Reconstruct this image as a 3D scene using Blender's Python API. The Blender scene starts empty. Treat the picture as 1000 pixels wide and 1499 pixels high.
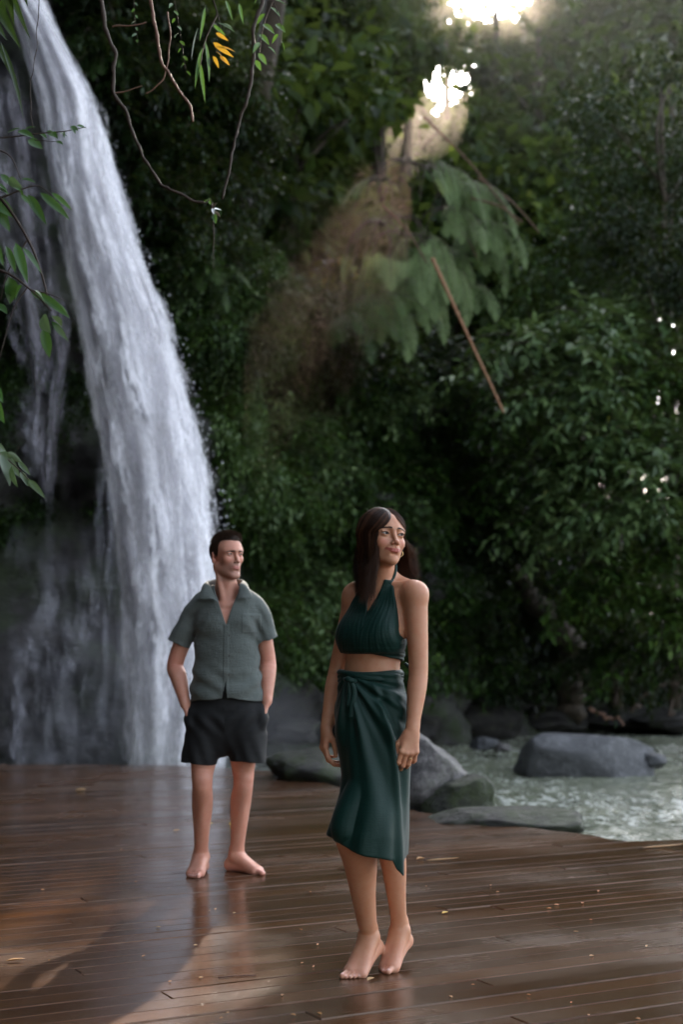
import bpy, math, random
import numpy as np
from mathutils import Vector, Matrix

# ------------------------------------------------------------------ camera, sky, sun, exposure
sc = bpy.context.scene
col = sc.collection
F_PX = 2082.0; CAM_H = 1.18; PITCH = math.atan(203.5 / 2082.0)
SUN_AZ = math.radians(6.5); SUN_EL = math.radians(26.0)
cam_d = bpy.data.cameras.new("camera"); cam = bpy.data.objects.new("camera", cam_d); col.objects.link(cam)
cam.location = (0, 0, CAM_H); cam.rotation_euler = (math.pi / 2 + PITCH, 0, 0)
cam_d.sensor_fit = 'VERTICAL'; cam_d.sensor_height = 36; cam_d.lens = 50
cam_d.clip_start = 0.1; cam_d.clip_end = 500
cam_d.dof.use_dof = True; cam_d.dof.focus_distance = 5.6; cam_d.dof.aperture_fstop = 2.3
sc.camera = cam
w = bpy.data.worlds.new("World"); sc.world = w; w.use_nodes = True
nt = w.node_tree; bg = nt.nodes["Background"]
sky = nt.nodes.new("ShaderNodeTexSky"); sky.sky_type = 'NISHITA'; sky.sun_disc = False
sky.sun_elevation = SUN_EL; sky.sun_rotation = SUN_AZ
sky.air_density = 1.0; sky.dust_density = 1.5; sky.ozone_density = 1.5
hs = nt.nodes.new('ShaderNodeHueSaturation'); hs.inputs['Saturation'].default_value = .42; nt.links.new(sky.outputs[0], hs.inputs['Color']); nt.links.new(hs.outputs[0], bg.inputs[0]); bg.inputs[1].default_value = 0.14
sd = bpy.data.lights.new("sun", 'SUN'); sun = bpy.data.objects.new("sun", sd); col.objects.link(sun)
sd.energy = 2.8; sd.angle = math.radians(0.6); sd.color = (1.0, 0.86, 0.72)
sdir = Vector((math.sin(SUN_AZ) * math.cos(SUN_EL), math.cos(SUN_AZ) * math.cos(SUN_EL), math.sin(SUN_EL)))
sun.rotation_euler = sdir.to_track_quat('Z', 'Y').to_euler()
sc.view_settings.view_transform = 'Standard'; sc.view_settings.look = 'None'
sc.view_settings.exposure = 2.75; sc.view_settings.gamma = 1.0
sc.cycles.use_denoising = True
sc.cycles.max_bounces = 8; sc.cycles.transparent_max_bounces = 24
sc.cycles.diffuse_bounces = 3; sc.cycles.glossy_bounces = 3; sc.cycles.transmission_bounces = 4; sc.cycles.volume_bounces = 0
sc.cycles.caustics_reflective = False; sc.cycles.caustics_refractive = False
sc.cycles.sample_clamp_indirect = 3.0; sc.cycles.sample_clamp_direct = 12.0

CP, SP = math.cos(PITCH), math.sin(PITCH)
def at(px, py, Y):
    """world point seen at photo pixel (px,py) at world distance Y"""
    u = (px - 500) / F_PX; v = (749.5 - py) / F_PX
    d = np.array([u, CP - v * SP, SP + v * CP])
    t = Y / d[1]
    return np.array([0, 0, CAM_H]) + d * t
def on_z(px, py, z=0.0):
    u = (px - 500) / F_PX; v = (749.5 - py) / F_PX
    d = np.array([u, CP - v * SP, SP + v * CP]); t = (z - CAM_H) / d[2]
    return np.array([0, 0, CAM_H]) + d * t

# ------------------------------------------------------------------ helpers
def tag(o, label=None, cat=None, group=None, kind=None):
    if label: o['label'] = label
    if cat: o['category'] = cat
    if group: o['group'] = group
    if kind: o['kind'] = kind
    return o
def empty(name, loc=(0, 0, 0), rz=0.0):
    o = bpy.data.objects.new(name, None); col.objects.link(o); o.location = loc; o.rotation_euler = (0, 0, rz)
    o.empty_display_size = 0.1
    return o
def mk(name, V, Fs, mat, parent=None, smooth=True, colors=None, mats=None, midx=None, uv=None):
    """one mesh object from numpy verts (world coordinates or parent-local) and faces (array of tris/quads or list)"""
    me = bpy.data.meshes.new(name)
    V = np.asarray(V, dtype=np.float32)
    if isinstance(Fs, np.ndarray):
        n, k = Fs.shape
        me.vertices.add(len(V)); me.vertices.foreach_set('co', V.ravel())
        me.loops.add(n * k); me.loops.foreach_set('vertex_index', Fs.astype(np.int32).ravel())
        me.polygons.add(n); me.polygons.foreach_set('loop_start', np.arange(0, n * k, k, dtype=np.int32))
        me.update(calc_edges=True)
    else:
        me.from_pydata([tuple(v) for v in V.tolist()], [], [tuple(f) for f in Fs]); me.update()
    if smooth: me.polygons.foreach_set('use_smooth', np.ones(len(me.polygons), dtype=bool))
    if colors is not None:
        a = me.color_attributes.new('Col', 'FLOAT_COLOR', 'POINT')
        c = np.ones((len(V), 4), dtype=np.float32); c[:, :colors.shape[1]] = colors
        a.data.foreach_set('color', c.ravel())
    for m in (mats or [mat]): me.materials.append(m)
    if midx is not None: me.polygons.foreach_set('material_index', np.asarray(midx, dtype=np.int32))
    me.validate()
    o = bpy.data.objects.new(name, me); col.objects.link(o)
    if parent is not None: o.parent = parent
    return o
def rebase(root):
    """children were built in world coordinates; keep them there while the Empty stands at the thing's base"""
    inv = Matrix.Translation(root.location).inverted()
    for ch in list(root.children): ch.matrix_parent_inverse = inv
def grid_faces(nr, nc, closed=False):
    r = np.arange(nr - 1)[:, None]; c = np.arange(nc if closed else nc - 1)[None, :]
    c2 = (c + 1) % nc
    return np.stack([r * nc + c, r * nc + c2, (r + 1) * nc + c2, (r + 1) * nc + c], -1).reshape(-1, 4)
def tube(pts, rad, n=8, cap=True):
    """tube along pts (k,3) with radii; returns V, F(list)"""
    P = np.asarray(pts, float); k = len(P); R = np.broadcast_to(np.asarray(rad, float), (k,))
    T = np.gradient(P, axis=0); T /= np.linalg.norm(T, axis=1)[:, None] + 1e-9
    up = np.array([0.0, 0, 1]) if abs(T[0][2]) < 0.9 else np.array([1.0, 0, 0])
    N = np.cross(T[0], up); N /= np.linalg.norm(N)
    V = []
    for i in range(k):
        N = N - T[i] * np.dot(N, T[i]); N /= np.linalg.norm(N) + 1e-9
        B = np.cross(T[i], N)
        a = np.linspace(0, 2 * math.pi, n, endpoint=False)
        V.append(P[i] + R[i] * (np.cos(a)[:, None] * N + np.sin(a)[:, None] * B))
    V = np.concatenate(V); Fq = [tuple(f) for f in grid_faces(k, n, True).tolist()]
    if cap: Fq += [tuple(range(n))[::-1], tuple(range((k - 1) * n, k * n))]
    return V, Fq
class MB:
    def __init__(s): s.V = []; s.F = []; s.M = []; s.n = 0
    def add(s, V, F, m=0):
        V = np.asarray(V, float); s.V.append(V)
        for f in F: s.F.append(tuple(int(i) + s.n for i in f)); s.M.append(m)
        s.n += len(V)
    def tube(s, pts, rad, n=8, m=0): s.add(*tube(pts, rad, n), m=m)
    def build(s, name, mat, parent=None, smooth=True, mats=None):
        return mk(name, np.concatenate(s.V), s.F, mat, parent, smooth, mats=mats, midx=s.M if mats else None)
def spline(P, n):
    """Catmull-Rom through the points"""
    P = np.asarray(P, float); k = len(P)
    Q = np.vstack([2 * P[0] - P[1], P, 2 * P[-1] - P[-2]])
    t = np.linspace(0, k - 1 - 1e-9, n); i = t.astype(int); f = (t - i)[:, None]
    a, b, c, d = Q[i], Q[i + 1], Q[i + 2], Q[i + 3]
    return 0.5 * (2 * b + (c - a) * f + (2 * a - 5 * b + 4 * c - d) * f ** 2 + (3 * b - a - 3 * c + d) * f ** 3)

# ------------------------------------------------------------------ materials
def mat(name, base=(0.5, 0.5, 0.5), rough=0.6, spec=0.5, metal=0.0, sss=0.0, sss_r=(0.01, 0.004, 0.002), build=None, trans=0.0):
    m = bpy.data.materials.new(name); m.use_nodes = True; n = m.node_tree.nodes; l = m.node_tree.links
    b = n["Principled BSDF"]
    b.inputs['Base Color'].default_value = (*base, 1); b.inputs['Roughness'].default_value = rough
    b.inputs['Specular IOR Level'].default_value = spec; b.inputs['Metallic'].default_value = metal
    if sss:
        b.inputs['Subsurface Weight'].default_value = sss; b.inputs['Subsurface Radius'].default_value = sss_r
        b.inputs['Subsurface Scale'].default_value = 1.0
    if build: build(n, l, b)
    return m
def N(n, t, **k):
    x = n.new(t)
    for a, v in k.items():
        if a.startswith('i_'): x.inputs[a[2:]].default_value = v
        else: setattr(x, a, v)
    return x
def noise(n, l, vec, scale, detail=4, rough=0.6, dist=0.0):
    t = n.new("ShaderNodeTexNoise"); t.inputs['Scale'].default_value = scale; t.inputs['Detail'].default_value = detail
    t.inputs['Roughness'].default_value = rough; t.inputs['Distortion'].default_value = dist
    if vec is not None: l.new(vec, t.inputs['Vector'])
    return t.outputs['Fac']
def ramp(n, l, fac, stops):
    r = n.new("ShaderNodeValToRGB"); e = r.color_ramp.elements
    while len(e) < len(stops): e.new(0.5)
    for i, (p, c) in enumerate(stops):
        e[i].position = p; e[i].color = (*c, 1) if len(c) == 3 else c
    l.new(fac, r.inputs[0]); return r.outputs[0]
def g(v): return (v, v, v)
def bump(n, l, b, h, strength, dist):
    x = n.new("ShaderNodeBump"); x.inputs['Strength'].default_value = strength; x.inputs['Distance'].default_value = dist
    l.new(h, x.inputs['Height']); l.new(x.outputs[0], b.inputs['Normal']); return x
def coords(n, l, kind='Object', scale=(1, 1, 1), rot=(0, 0, 0)):
    t = n.new("ShaderNodeTexCoord"); mp = n.new("ShaderNodeMapping"); mp.inputs['Scale'].default_value = scale
    mp.inputs['Rotation'].default_value = rot
    l.new(t.outputs[kind], mp.inputs[0]); return mp.outputs[0]
def mixc(n, l, fac, a, b, mode='MIX'):
    x = n.new("ShaderNodeMix"); x.data_type = 'RGBA'; x.blend_type = mode
    for s, v in ((0, fac), (6, a), (7, b)):
        if hasattr(v, 'is_output'): l.new(v, x.inputs[s])
        else: x.inputs[s].default_value = (*v, 1) if isinstance(v, tuple) else v
    return x.outputs[2]
def mth(n, l, op, a, b=0.0, clamp=False):
    x = n.new("ShaderNodeMath"); x.operation = op; x.use_clamp = clamp
    for s, v in ((0, a), (1, b)):
        if hasattr(v, 'is_output'): l.new(v, x.inputs[s])
        else: x.inputs[s].default_value = v
    return x.outputs[0]
# ------------------------------------------------------------------ implicit surfaces for the bodies and clothes
def _v(a): return np.asarray(a, float)
def cap(a, b, r1, r2=None, k=0.01, flat=None, s=1.0, op='u'):
    """tapered capsule; flat=unit axis along which the section is s times as thick"""
    a, b = _v(a), _v(b); r2 = r1 if r2 is None else r2
    ba = b - a; l2 = float(ba @ ba) + 1e-12; m = max(r1, r2) * max(1, s)
    fl = None if flat is None else _v(flat) / np.linalg.norm(flat)
    def fn(X, Y, Z):
        px, py, pz = X - a[0], Y - a[1], Z - a[2]
        t = np.clip((px * ba[0] + py * ba[1] + pz * ba[2]) / l2, 0, 1)
        px = px - ba[0] * t; py = py - ba[1] * t; pz = pz - ba[2] * t
        q2 = px * px + py * py + pz * pz
        r = r1 + (r2 - r1) * t
        if fl is None: return np.sqrt(q2) - r
        qn = px * fl[0] + py * fl[1] + pz * fl[2]
        return (np.sqrt(q2 - qn * qn + (qn / s) ** 2) - r) * (s if s < 1 else 1)
    return dict(fn=fn, lo=np.minimum(a, b) - m, hi=np.maximum(a, b) + m, k=k, op=op)
def ell(c, r, R=None, k=0.01, op='u'):
    """ellipsoid; R's columns are its axes in world space"""
    c, r = _v(c), _v(r); R = np.eye(3) if R is None else R; m = float(r.max())
    ext = np.sqrt(((R * r) ** 2).sum(1))
    def fn(X, Y, Z):
        x, y, z = X - c[0], Y - c[1], Z - c[2]
        q = [(x * R[0, i] + y * R[1, i] + z * R[2, i]) for i in range(3)]
        k0 = np.sqrt((q[0] / r[0]) ** 2 + (q[1] / r[1]) ** 2 + (q[2] / r[2]) ** 2)
        k1 = np.sqrt((q[0] / r[0] ** 2) ** 2 + (q[1] / r[1] ** 2) ** 2 + (q[2] / r[2] ** 2) ** 2) + 1e-9
        return k0 * (k0 - 1) / k1
    return dict(fn=fn, lo=c - ext, hi=c + ext, k=k, op=op)
def cust(fn, lo, hi, k=0.003, op='u'): return dict(fn=fn, lo=_v(lo), hi=_v(hi), k=k, op=op)
def chainp(P, R, k=0.01, **kw): return [cap(P[i], P[i + 1], R[i], R[i + 1], k=k, **kw) for i in range(len(P) - 1)]
def field(prims, X, Y, Z, ax):
    D = np.full((len(ax[0]), len(ax[1]), len(ax[2])), 0.5, dtype=np.float32)
    for p in prims:
        pad = p['k'] * 1.5 + 0.012; sl = []
        for i in range(3):
            a = np.searchsorted(ax[i], p['lo'][i] - pad); b = np.searchsorted(ax[i], p['hi'][i] + pad); sl.append(slice(a, b))
        if any(s.stop - s.start < 1 for s in sl): 
            if p['op'] == 'i': D[:] = 0.5
            continue
        if p['op'] == 'i': sl = [slice(None)] * 3
        sl = tuple(sl)
        d = p['fn'](X[sl[0]], Y[:, sl[1]], Z[:, :, sl[2]]).astype(np.float32)
        A = D[sl]; k = np.float32(max(p['k'], 1e-5))
        if p['op'] == 'u':
            h = np.maximum(k - np.abs(A - d), 0) / k; D[sl] = np.minimum(A, d) - h * h * k * 0.25
        elif p['op'] == 's':
            d = -d; h = np.maximum(k - np.abs(A - d), 0) / k; D[sl] = np.maximum(A, d) + h * h * k * 0.25
        elif p['op'] == 'i':
            h = np.maximum(k - np.abs(A - d), 0) / k; D[sl] = np.maximum(A, d) + h * h * k * 0.25
        elif p['op'] == 'd': D[sl] = A + d
    return D
def surface(prims, lo, hi, h):
    """surface nets over the box; returns V, F(quads)"""
    ax = lo if isinstance(lo, list) else [np.arange(lo[i], hi[i] + h, h) for i in range(3)]
    X = ax[0][:, None, None]; Y = ax[1][None, :, None]; Z = ax[2][None, None, :]
    D = field(prims, X, Y, Z, ax); S = D < 0
    c = S[:-1, :-1, :-1].astype(np.uint8)
    cnt = np.zeros_like(c)
    for dx in (0, 1):
        for dy in (0, 1):
            for dz in (0, 1):
                cnt += S[dx:S.shape[0] - 1 + dx, dy:S.shape[1] - 1 + dy, dz:S.shape[2] - 1 + dz]
    act = (cnt > 0) & (cnt < 8); I = np.argwhere(act); n = len(I)
    vid = np.full(act.shape, -1, dtype=np.int32); vid[act] = np.arange(n)
    corners = np.array([[x, y, z] for x in (0, 1) for y in (0, 1) for z in (0, 1)])
    vals = np.stack([D[I[:, 0] + q[0], I[:, 1] + q[1], I[:, 2] + q[2]] for q in corners], 1)
    acc = np.zeros((n, 3)); num = np.zeros(n)
    for a in range(8):
        for b in range(a + 1, 8):
            if np.abs(corners[a] - corners[b]).sum() != 1: continue
            va, vb = vals[:, a], vals[:, b]; m = (va < 0) != (vb < 0)
            t = np.where(m, va / (va - vb + 1e-20), 0)
            acc += np.where(m[:, None], corners[a] + (corners[b] - corners[a]) * t[:, None], 0); num += m
    q = acc / num[:, None]
    V = np.stack([ax[k][I[:, k]] + q[:, k] * (ax[k][I[:, k] + 1] - ax[k][I[:, k]]) for k in range(3)], 1)
    Fs = []
    for axis in range(3):
        o1, o2 = [(1, 2), (2, 0), (0, 1)][axis]
        sa = [slice(None)] * 3; sb = [slice(None)] * 3
        sa[axis] = slice(0, -1); sb[axis] = slice(1, None)
        for s in (sa, sb):
            s[o1] = slice(1, -1); s[o2] = slice(1, -1)
        A, B = S[tuple(sa)], S[tuple(sb)]
        E = np.argwhere(A != B)
        if not len(E): continue
        fl = A[E[:, 0], E[:, 1], E[:, 2]]
        base = E.copy(); base[:, o1] += 1; base[:, o2] += 1
        def cell(d1, d2):
            q = base.copy(); q[:, o1] -= d1; q[:, o2] -= d2; return vid[q[:, 0], q[:, 1], q[:, 2]]
        q = np.stack([cell(1, 1), cell(0, 1), cell(0, 0), cell(1, 0)], 1)
        q[~fl] = q[~fl][:, ::-1]; Fs.append(q)
    Fq = np.concatenate(Fs); Fq = Fq[(Fq >= 0).all(1)]
    o = np.array([a[0] for a in ax]); dim = np.array(D.shape)
    def samp(Q):
        q = np.stack([np.interp(Q[:, k], ax[k], np.arange(len(ax[k]))) for k in range(3)], 1)
        q = np.clip(q, 0, dim - 1.001); i = q.astype(int); f = (q - i).astype(np.float32); r = 0
        for a in (0, 1):
            for b in (0, 1):
                for c_ in (0, 1):
                    wgt = (f[:, 0] if a else 1 - f[:, 0]) * (f[:, 1] if b else 1 - f[:, 1]) * (f[:, 2] if c_ else 1 - f[:, 2])
                    r = r + wgt * D[i[:, 0] + a, i[:, 1] + b, i[:, 2] + c_]
        return r
    e = h * .9; Nn = np.stack([samp(V + np.eye(3)[k] * e) - samp(V - np.eye(3)[k] * e) for k in range(3)], 1)
    L = np.linalg.norm(Nn, axis=1, keepdims=True); Nn = np.where(L > 1e-6, Nn / np.maximum(L, 1e-6), [[0, 0, 1.0]])
    return V, Fq, Nn
def axes(segs):
    """one axis from segments (start, end, step)"""
    return np.concatenate([np.linspace(a, b, max(2, int(round((b - a) / st))), endpoint=False) for a, b, st in segs] + [[segs[-1][1]]])
def push_out(Q, prims, off, it=5):
    """move points lying inside the prims (or nearer than off) out to the surface"""
    Q = np.array(Q, float); sh = Q.shape; Q = Q.reshape(-1, 3)
    for _ in range(it):
        d = evalp(prims, Q); m = d < off
        if not m.any(): break
        q = Q[m]; dd = d[m]; G = np.stack([evalp(prims, q + np.eye(3)[k] * .002) - dd for k in range(3)], 1) / .002
        Q[m] = q + G * np.minimum(off - dd, .03)[:, None] / np.maximum((G ** 2).sum(1), .3)[:, None]
    return Q.reshape(sh)
def relax(V, Fq, it=1, lam=0.5):
    E = np.concatenate([Fq[:, [0, 1]], Fq[:, [1, 2]], Fq[:, [2, 3]], Fq[:, [3, 0]]])
    for j in range(it * 2):
        S = np.zeros_like(V); c = np.zeros(len(V))
        for a, b in ((0, 1), (1, 0)):
            for i in range(3): S[:, i] += np.bincount(E[:, a], V[E[:, b], i], len(V))
            c += np.bincount(E[:, a], minlength=len(V))
        V = V + (lam if j % 2 == 0 else -lam * 1.04) * (S / np.maximum(c, 1)[:, None] - V)
    return V
def joinm(parts):
    Vs, Fs, Ns, n = [], [], [], 0
    for V, F, Q in parts: Vs.append(V); Fs.append(F + n); Ns.append(Q); n += len(V)
    return np.concatenate(Vs), np.concatenate(Fs), np.concatenate(Ns)
def snap(o, Nn):
    o.data.normals_split_custom_set_from_vertices(Nn.tolist()); return o
def limb(P, R, k=0.01, n=14, flat=None, s=1.0, op='u'):
    """one smooth limb through the points P with radii R (no bulges at the joints)"""
    Q = spline(np.asarray(P, float), n); kk = len(P)
    rr = spline(np.stack([np.asarray(R, float)] * 3, 1), n)[:, 0]
    seg = [cap(Q[i], Q[i + 1], rr[i], rr[i + 1], flat=flat, s=s) for i in range(n - 1)]
    def fn(X, Y, Z):
        d = seg[0]['fn'](X, Y, Z)
        for q in seg[1:]: d = np.minimum(d, q['fn'](X, Y, Z))
        return d
    return dict(fn=fn, lo=np.min([q['lo'] for q in seg], 0), hi=np.max([q['hi'] for q in seg], 0), k=k, op=op)
def evalp(prims, V):
    """distance at points V (n,3) for a prim list (union only)"""
    D = np.full(len(V), 1.0)
    for p in prims: D = np.minimum(D, p['fn'](V[:, 0], V[:, 1], V[:, 2]))
    return D
def sst(x, a, b):
    t = np.clip((x - a) / (b - a), 0, 1); return t * t * (3 - 2 * t)
class Frame:
    def __init__(s, o, R): s.o = _v(o); s.R = np.asarray(R, float)      # columns: local x,y,z in world
    def p(s, *q):
        q = _v(q if len(q) > 1 else q[0]); return s.o + s.R @ q
    def loc(s, V): return (V - s.o) @ s.R
def rotz(a): c, t = math.cos(a), math.sin(a); return np.array([[c, -t, 0], [t, c, 0], [0, 0, 1.0]])
def rotx(a): c, t = math.cos(a), math.sin(a); return np.array([[1.0, 0, 0], [0, c, -t], [0, t, c]])
def roty(a): c, t = math.cos(a), math.sin(a); return np.array([[c, 0, t], [0, 1.0, 0], [-t, 0, c]])
def nrm(v): v = _v(v); return v / np.linalg.norm(v)
rngw = np.random.default_rng(5)
def wrinkles(seed, n, freq, amp, squash=(1, 1, 1)):
    r = np.random.default_rng(seed); K = r.normal(size=(n, 3)); K /= np.linalg.norm(K, axis=1)[:, None]
    K *= np.array(squash) * (freq * r.uniform(0.6, 1.6, n))[:, None]; ph = r.uniform(0, 6.28, n)
    def fn(X, Y, Z):
        s = 0
        for i in range(n): s = s + np.sin(K[i, 0] * X + K[i, 1] * Y + K[i, 2] * Z + ph[i])
        return amp * s / math.sqrt(n)
    return fn
# ------------------------------------------------------------------ heads, hands and feet
def head_prims(H, fem=True, smile=0.0):
    """H: Frame at the middle of the head at eye height, face towards local -y"""
    P = []; R = H.R
    def zm(c):
        c = np.array(c, float)
        if not fem: c[2] = c[2] * 1.16 if c[2] < 0 else c[2] * .95
        return c
    def E(c, r, k=0.012, op='u', Rl=None):
        c = zm(c); P.append(ell(H.p(c), r, R if Rl is None else R @ Rl, k, op))
    def C(a, b, r1, r2=None, k=0.008, op='u', **kw):
        a, b = zm(a), zm(b); P.append(cap(H.p(a), H.p(b), r1, r2, k, op=op, **kw))
    q = 1.0 if fem else 1.05
    E((0, .014, .030), (.0715 * q, .093 * q, .079 * q))
    E((0, -.036, .030), (.060 * q, .052 * q, .056 * q), .02)                          # forehead
    E((0, -.030, -.028), (.057 * q, .056, .074), .02)                                 # mid face
    for s in (-1, 1):
        if fem:
            C((s * .041, .002, -.052), (s * .012, -.064, -.093), .016, .0115, .022)
            E((s * .035, -.060, -.027), (.021, .020, .020), .018)
        else:
            C((s * .051, .004, -.055), (s * .016, -.068, -.097), .022, .016, .022)
            E((s * .038, -.058, -.020), (.022, .020, .020), .018)
        C((s * .012, -.0800 * q, .0200), (s * .046 * q, -.060 * q, .019), .0085 if fem else .0110, .008, .020)   # brow
    E((0, -.042, -.066), (.036 * q, .040, .036), .02)
    E((0, -.0725, -.094 if fem else -.098), (.0145 if fem else .020, .0135, .0130), .016)   # chin
    E((0, -.075, -.056), (.024 * q, .0185, .023), .018)                                # muzzle
    for s in (-1, 1):
        E((s * .0315 * q, -.092, -.001), (.0175, .0135, .0105), .016, 's')                 # sockets
        E((s * .0125, -.0895, .000), (.005, .009, .012), .010, 's')
    # nose
    C((0, -.082, .010), (0, -.1035, -.030), .0065 if fem else .008, .0078 if fem else .0090, .010)
    E((0, -.1075, -.0335), (.0088 if fem else .0100, .0095, .0082), .006)
    for s in (-1, 1):
        E((s * .0105, -.0955, -.0360), (.0060, .0088, .0062), .005)
        E((s * .0058, -.1035, -.0425), (.0028, .0042, .0036), .002, 's')
    E((0, -.0955, -.0480), (.0022, .0035, .0075), .004, 's')                            # philtrum
    # lips
    cu, cz = (.0255 + .0085 * smile), (-.0575 + .0050 * smile)
    lips = []
    for s in (-1, 1):
        lips += [(( s * cu, -.0810 + .004 * smile, cz), (s * .011, -.0925, -.0577), .0010, .0026), ((s * .011, -.0925, -.0577), (0, -.0942, -.0584), .0026, .0024)]
        lips += [((s * cu * .92, -.0810 + .004 * smile, cz - .0018), (s * .011, -.0912, -.0648 + .001 * smile), .0011, .0034), ((s * .011, -.0912, -.0648 + .001 * smile), (0, -.0926, -.0656 + .001 * smile), .0034, .0036)]
    for a, b, r1, r2 in lips: C(a, b, r1 * (1 if fem else .75), r2 * (1 if fem else .75), .0045)
    line = [(-cu - .001, -.083 + .004 * smile, cz - .0009), (-.013, -.0965, -.0608), (0, -.0985, -.0615), (.013, -.0965, -.0608), (cu + .001, -.083 + .004 * smile, cz - .0009)]
    for i in range(4): C(line[i], line[i + 1], .0013, .0013, .0018, 's')
    E((0, -.088, -.0750), (.013, .0055, .0035), .008, 's')                               # under the lower lip
    if smile:
        for s in (-1, 1): C((s * .020, -.089, -.038), (s * .039, -.074, -.058), .0009, .0012, .007, 's')
    # eyes: lids as a ball with an almond slit
    eyes = []
    for s in (-1, 1):
        c = np.array([s * .0315 * q, -.0735, .0005]); eyes.append(H.p(c))
        P.append(ell(H.p(c), (.0133, .0132, .0122), R, .006))
        C(c + (-.012, -.006, .0085), c + (.012, -.005, .0080), .0022, .0022, .007)
        def slit(X, Y, Z, c=c, s=s):
            x, y, z = X - H.o[0], Y - H.o[1], Z - H.o[2]
            lx = (x * R[0, 0] + y * R[1, 0] + z * R[2, 0]) - c[0]; ly = (x * R[0, 1] + y * R[1, 1] + z * R[2, 1]) - c[1]; lz = (x * R[0, 2] + y * R[1, 2] + z * R[2, 2]) - c[2]
            t = lx / .0136; hh = np.maximum(1 - t * t, -1.0)
            zc = .0002 + s * lx * .08
            up = lz - zc - .0052 * hh * (1.0 if fem else .70); dn = -(lz - zc) - (.0040 if fem else .0034) * hh
            return np.maximum(np.maximum(np.maximum(up, dn), np.abs(lx) - .0136), ly - .002)
        P.append(cust(slit, H.p(c) - .018, H.p(c) + .018, .0008, 's'))
        P.append(cap(H.p(c + (-.0105, -.0118, .0085)), H.p(c + (.0115, -.0095, .0080)), .0007, .0007, .0022, op='s'))
    # ears
    for s in (-1, 1):
        Rl = rotz(s * (.35 if fem else .50)) @ rotx(-.12); xo = -.006 if fem else .003
        E((s * (.0745 * q + xo), .014, -.006 if fem else -.012), (.0062, .0175 * q, .0300 * q), .006, Rl=Rl)
        E((s * .0700 * q, .010, -.026), (.0065, .009, .012), .006)
        E((s * (.0810 * q + xo), .009, -.002 if fem else -.008), (.0058, .0100, .0180), .003, 's', Rl=Rl)
    def lipmask(V):
        d = np.full(len(V), 1.0)
        q_ = H.loc(V)
        for a, b, r1, r2 in lips: d = np.minimum(d, cap(H.p(zm(a)), H.p(zm(b)), r1, r2)['fn'](V[:, 0], V[:, 1], V[:, 2]))
        return (1 - sst(d, 0.0016, 0.0030)) * (1 - sst(np.abs(q_[:, 0]), cu - .006, cu + .001))
    return P, eyes, lipmask, line
EYE_MATS = None
def eye_mats():
    global EYE_MATS
    if EYE_MATS is None:
        EYE_MATS = [mat('sclera', (.36, .32, .30), .35, .15), mat('iris', (.030, .017, .011), .3, .15), mat('pupil', (.004, .004, .004), .25, .15)]
    return EYE_MATS
def eyeball(c, R, gaze, parent, r=.0121, label=None):
    """ball turned so that its pole looks along gaze (local direction)"""
    gz = nrm(R @ _v(gaze)); a = nrm(np.cross(gz, [0, 0, 1])); b = np.cross(gz, a)
    th = np.concatenate([np.linspace(0, .26, 4), np.linspace(.30, .60, 6), np.linspace(.64, math.pi, 14)]); n = 28
    V = []
    for t in th:
        ph = np.linspace(0, 2 * math.pi, n, endpoint=False)
        V.append(c + r * (math.cos(t) * gz + math.sin(t) * (np.cos(ph)[:, None] * a + np.sin(ph)[:, None] * b)))
    F = grid_faces(len(th), n, True); mi = np.repeat([2 if th[i + 1] <= .27 else 1 if th[i + 1] <= .62 else 0 for i in range(len(th) - 1)], n)
    return mk('eye', np.concatenate(V), F[:, ::-1].copy(), None, parent, mats=eye_mats(), midx=mi)
def strands(name, paths, r0, material, parent, sides=3, tip=0.25, bri=None):
    """paths (m,k,3) -> one mesh of fine tapering tubes"""
    P = np.asarray(paths, float); m, k, _ = P.shape
    T = np.gradient(P, axis=1); T /= np.linalg.norm(T, axis=2, keepdims=True) + 1e-9
    up = np.tile(np.array([0.31, 0.85, 0.42]), (m, k, 1)); A = np.cross(T, up); A /= np.linalg.norm(A, axis=2, keepdims=True) + 1e-9; B = np.cross(T, A)
    rr = np.asarray(r0) * np.ones((m, 1)) * np.interp(np.linspace(0, 1, k), [0, .12, .75, 1], [.8, 1, .85, tip])[None, :]
    V = np.stack([P + rr[..., None] * (math.cos(2 * math.pi * i / sides) * A + math.sin(2 * math.pi * i / sides) * B) for i in range(sides)], 2).reshape(-1, 3)
    b = (np.arange(m) * k * sides)[:, None, None]; r = np.arange(k - 1)[None, :, None] * sides; c = np.arange(sides)[None, None, :]
    c2 = (c + 1) % sides
    F = np.stack([b + r + c, b + r + c2, b + r + sides + c2, b + r + sides + c], -1).reshape(-1, 4)
    cc = np.repeat((np.full(m, .5) if bri is None else bri), k * sides)
    return mk(name, V, F, material, parent, colors=np.stack([cc] * 3, 1))
def lashes(H, parent, m, fem=True):
    rg = np.random.default_rng(8); q = 1.0 if fem else 1.05
    for s in (-1, 1):
        c = np.array([s * .0315 * q, -.0735, .0005]); P = []
        for i in range(90 if fem else 60):
            t = rg.uniform(-.98, .98); x = t * .0128; z = .0048 * (1 - t * t) * (1 if fem else .8) + s * x * .08 + .0002
            y = -math.sqrt(max(.0131 ** 2 - x * x - z * z, 1e-6)); a = c + np.array([x, y, z]); L = 1 if fem else .45; d = np.array([x * .22, -.0022, .0012 + .001 * rg.random()]) * L
            P.append([H.p(a), H.p(a + d * .55 + (0, 0, -.0003)), H.p(a + d)])
        strands('eyelash', P, .00048 if fem else .00045, m, parent)
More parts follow.
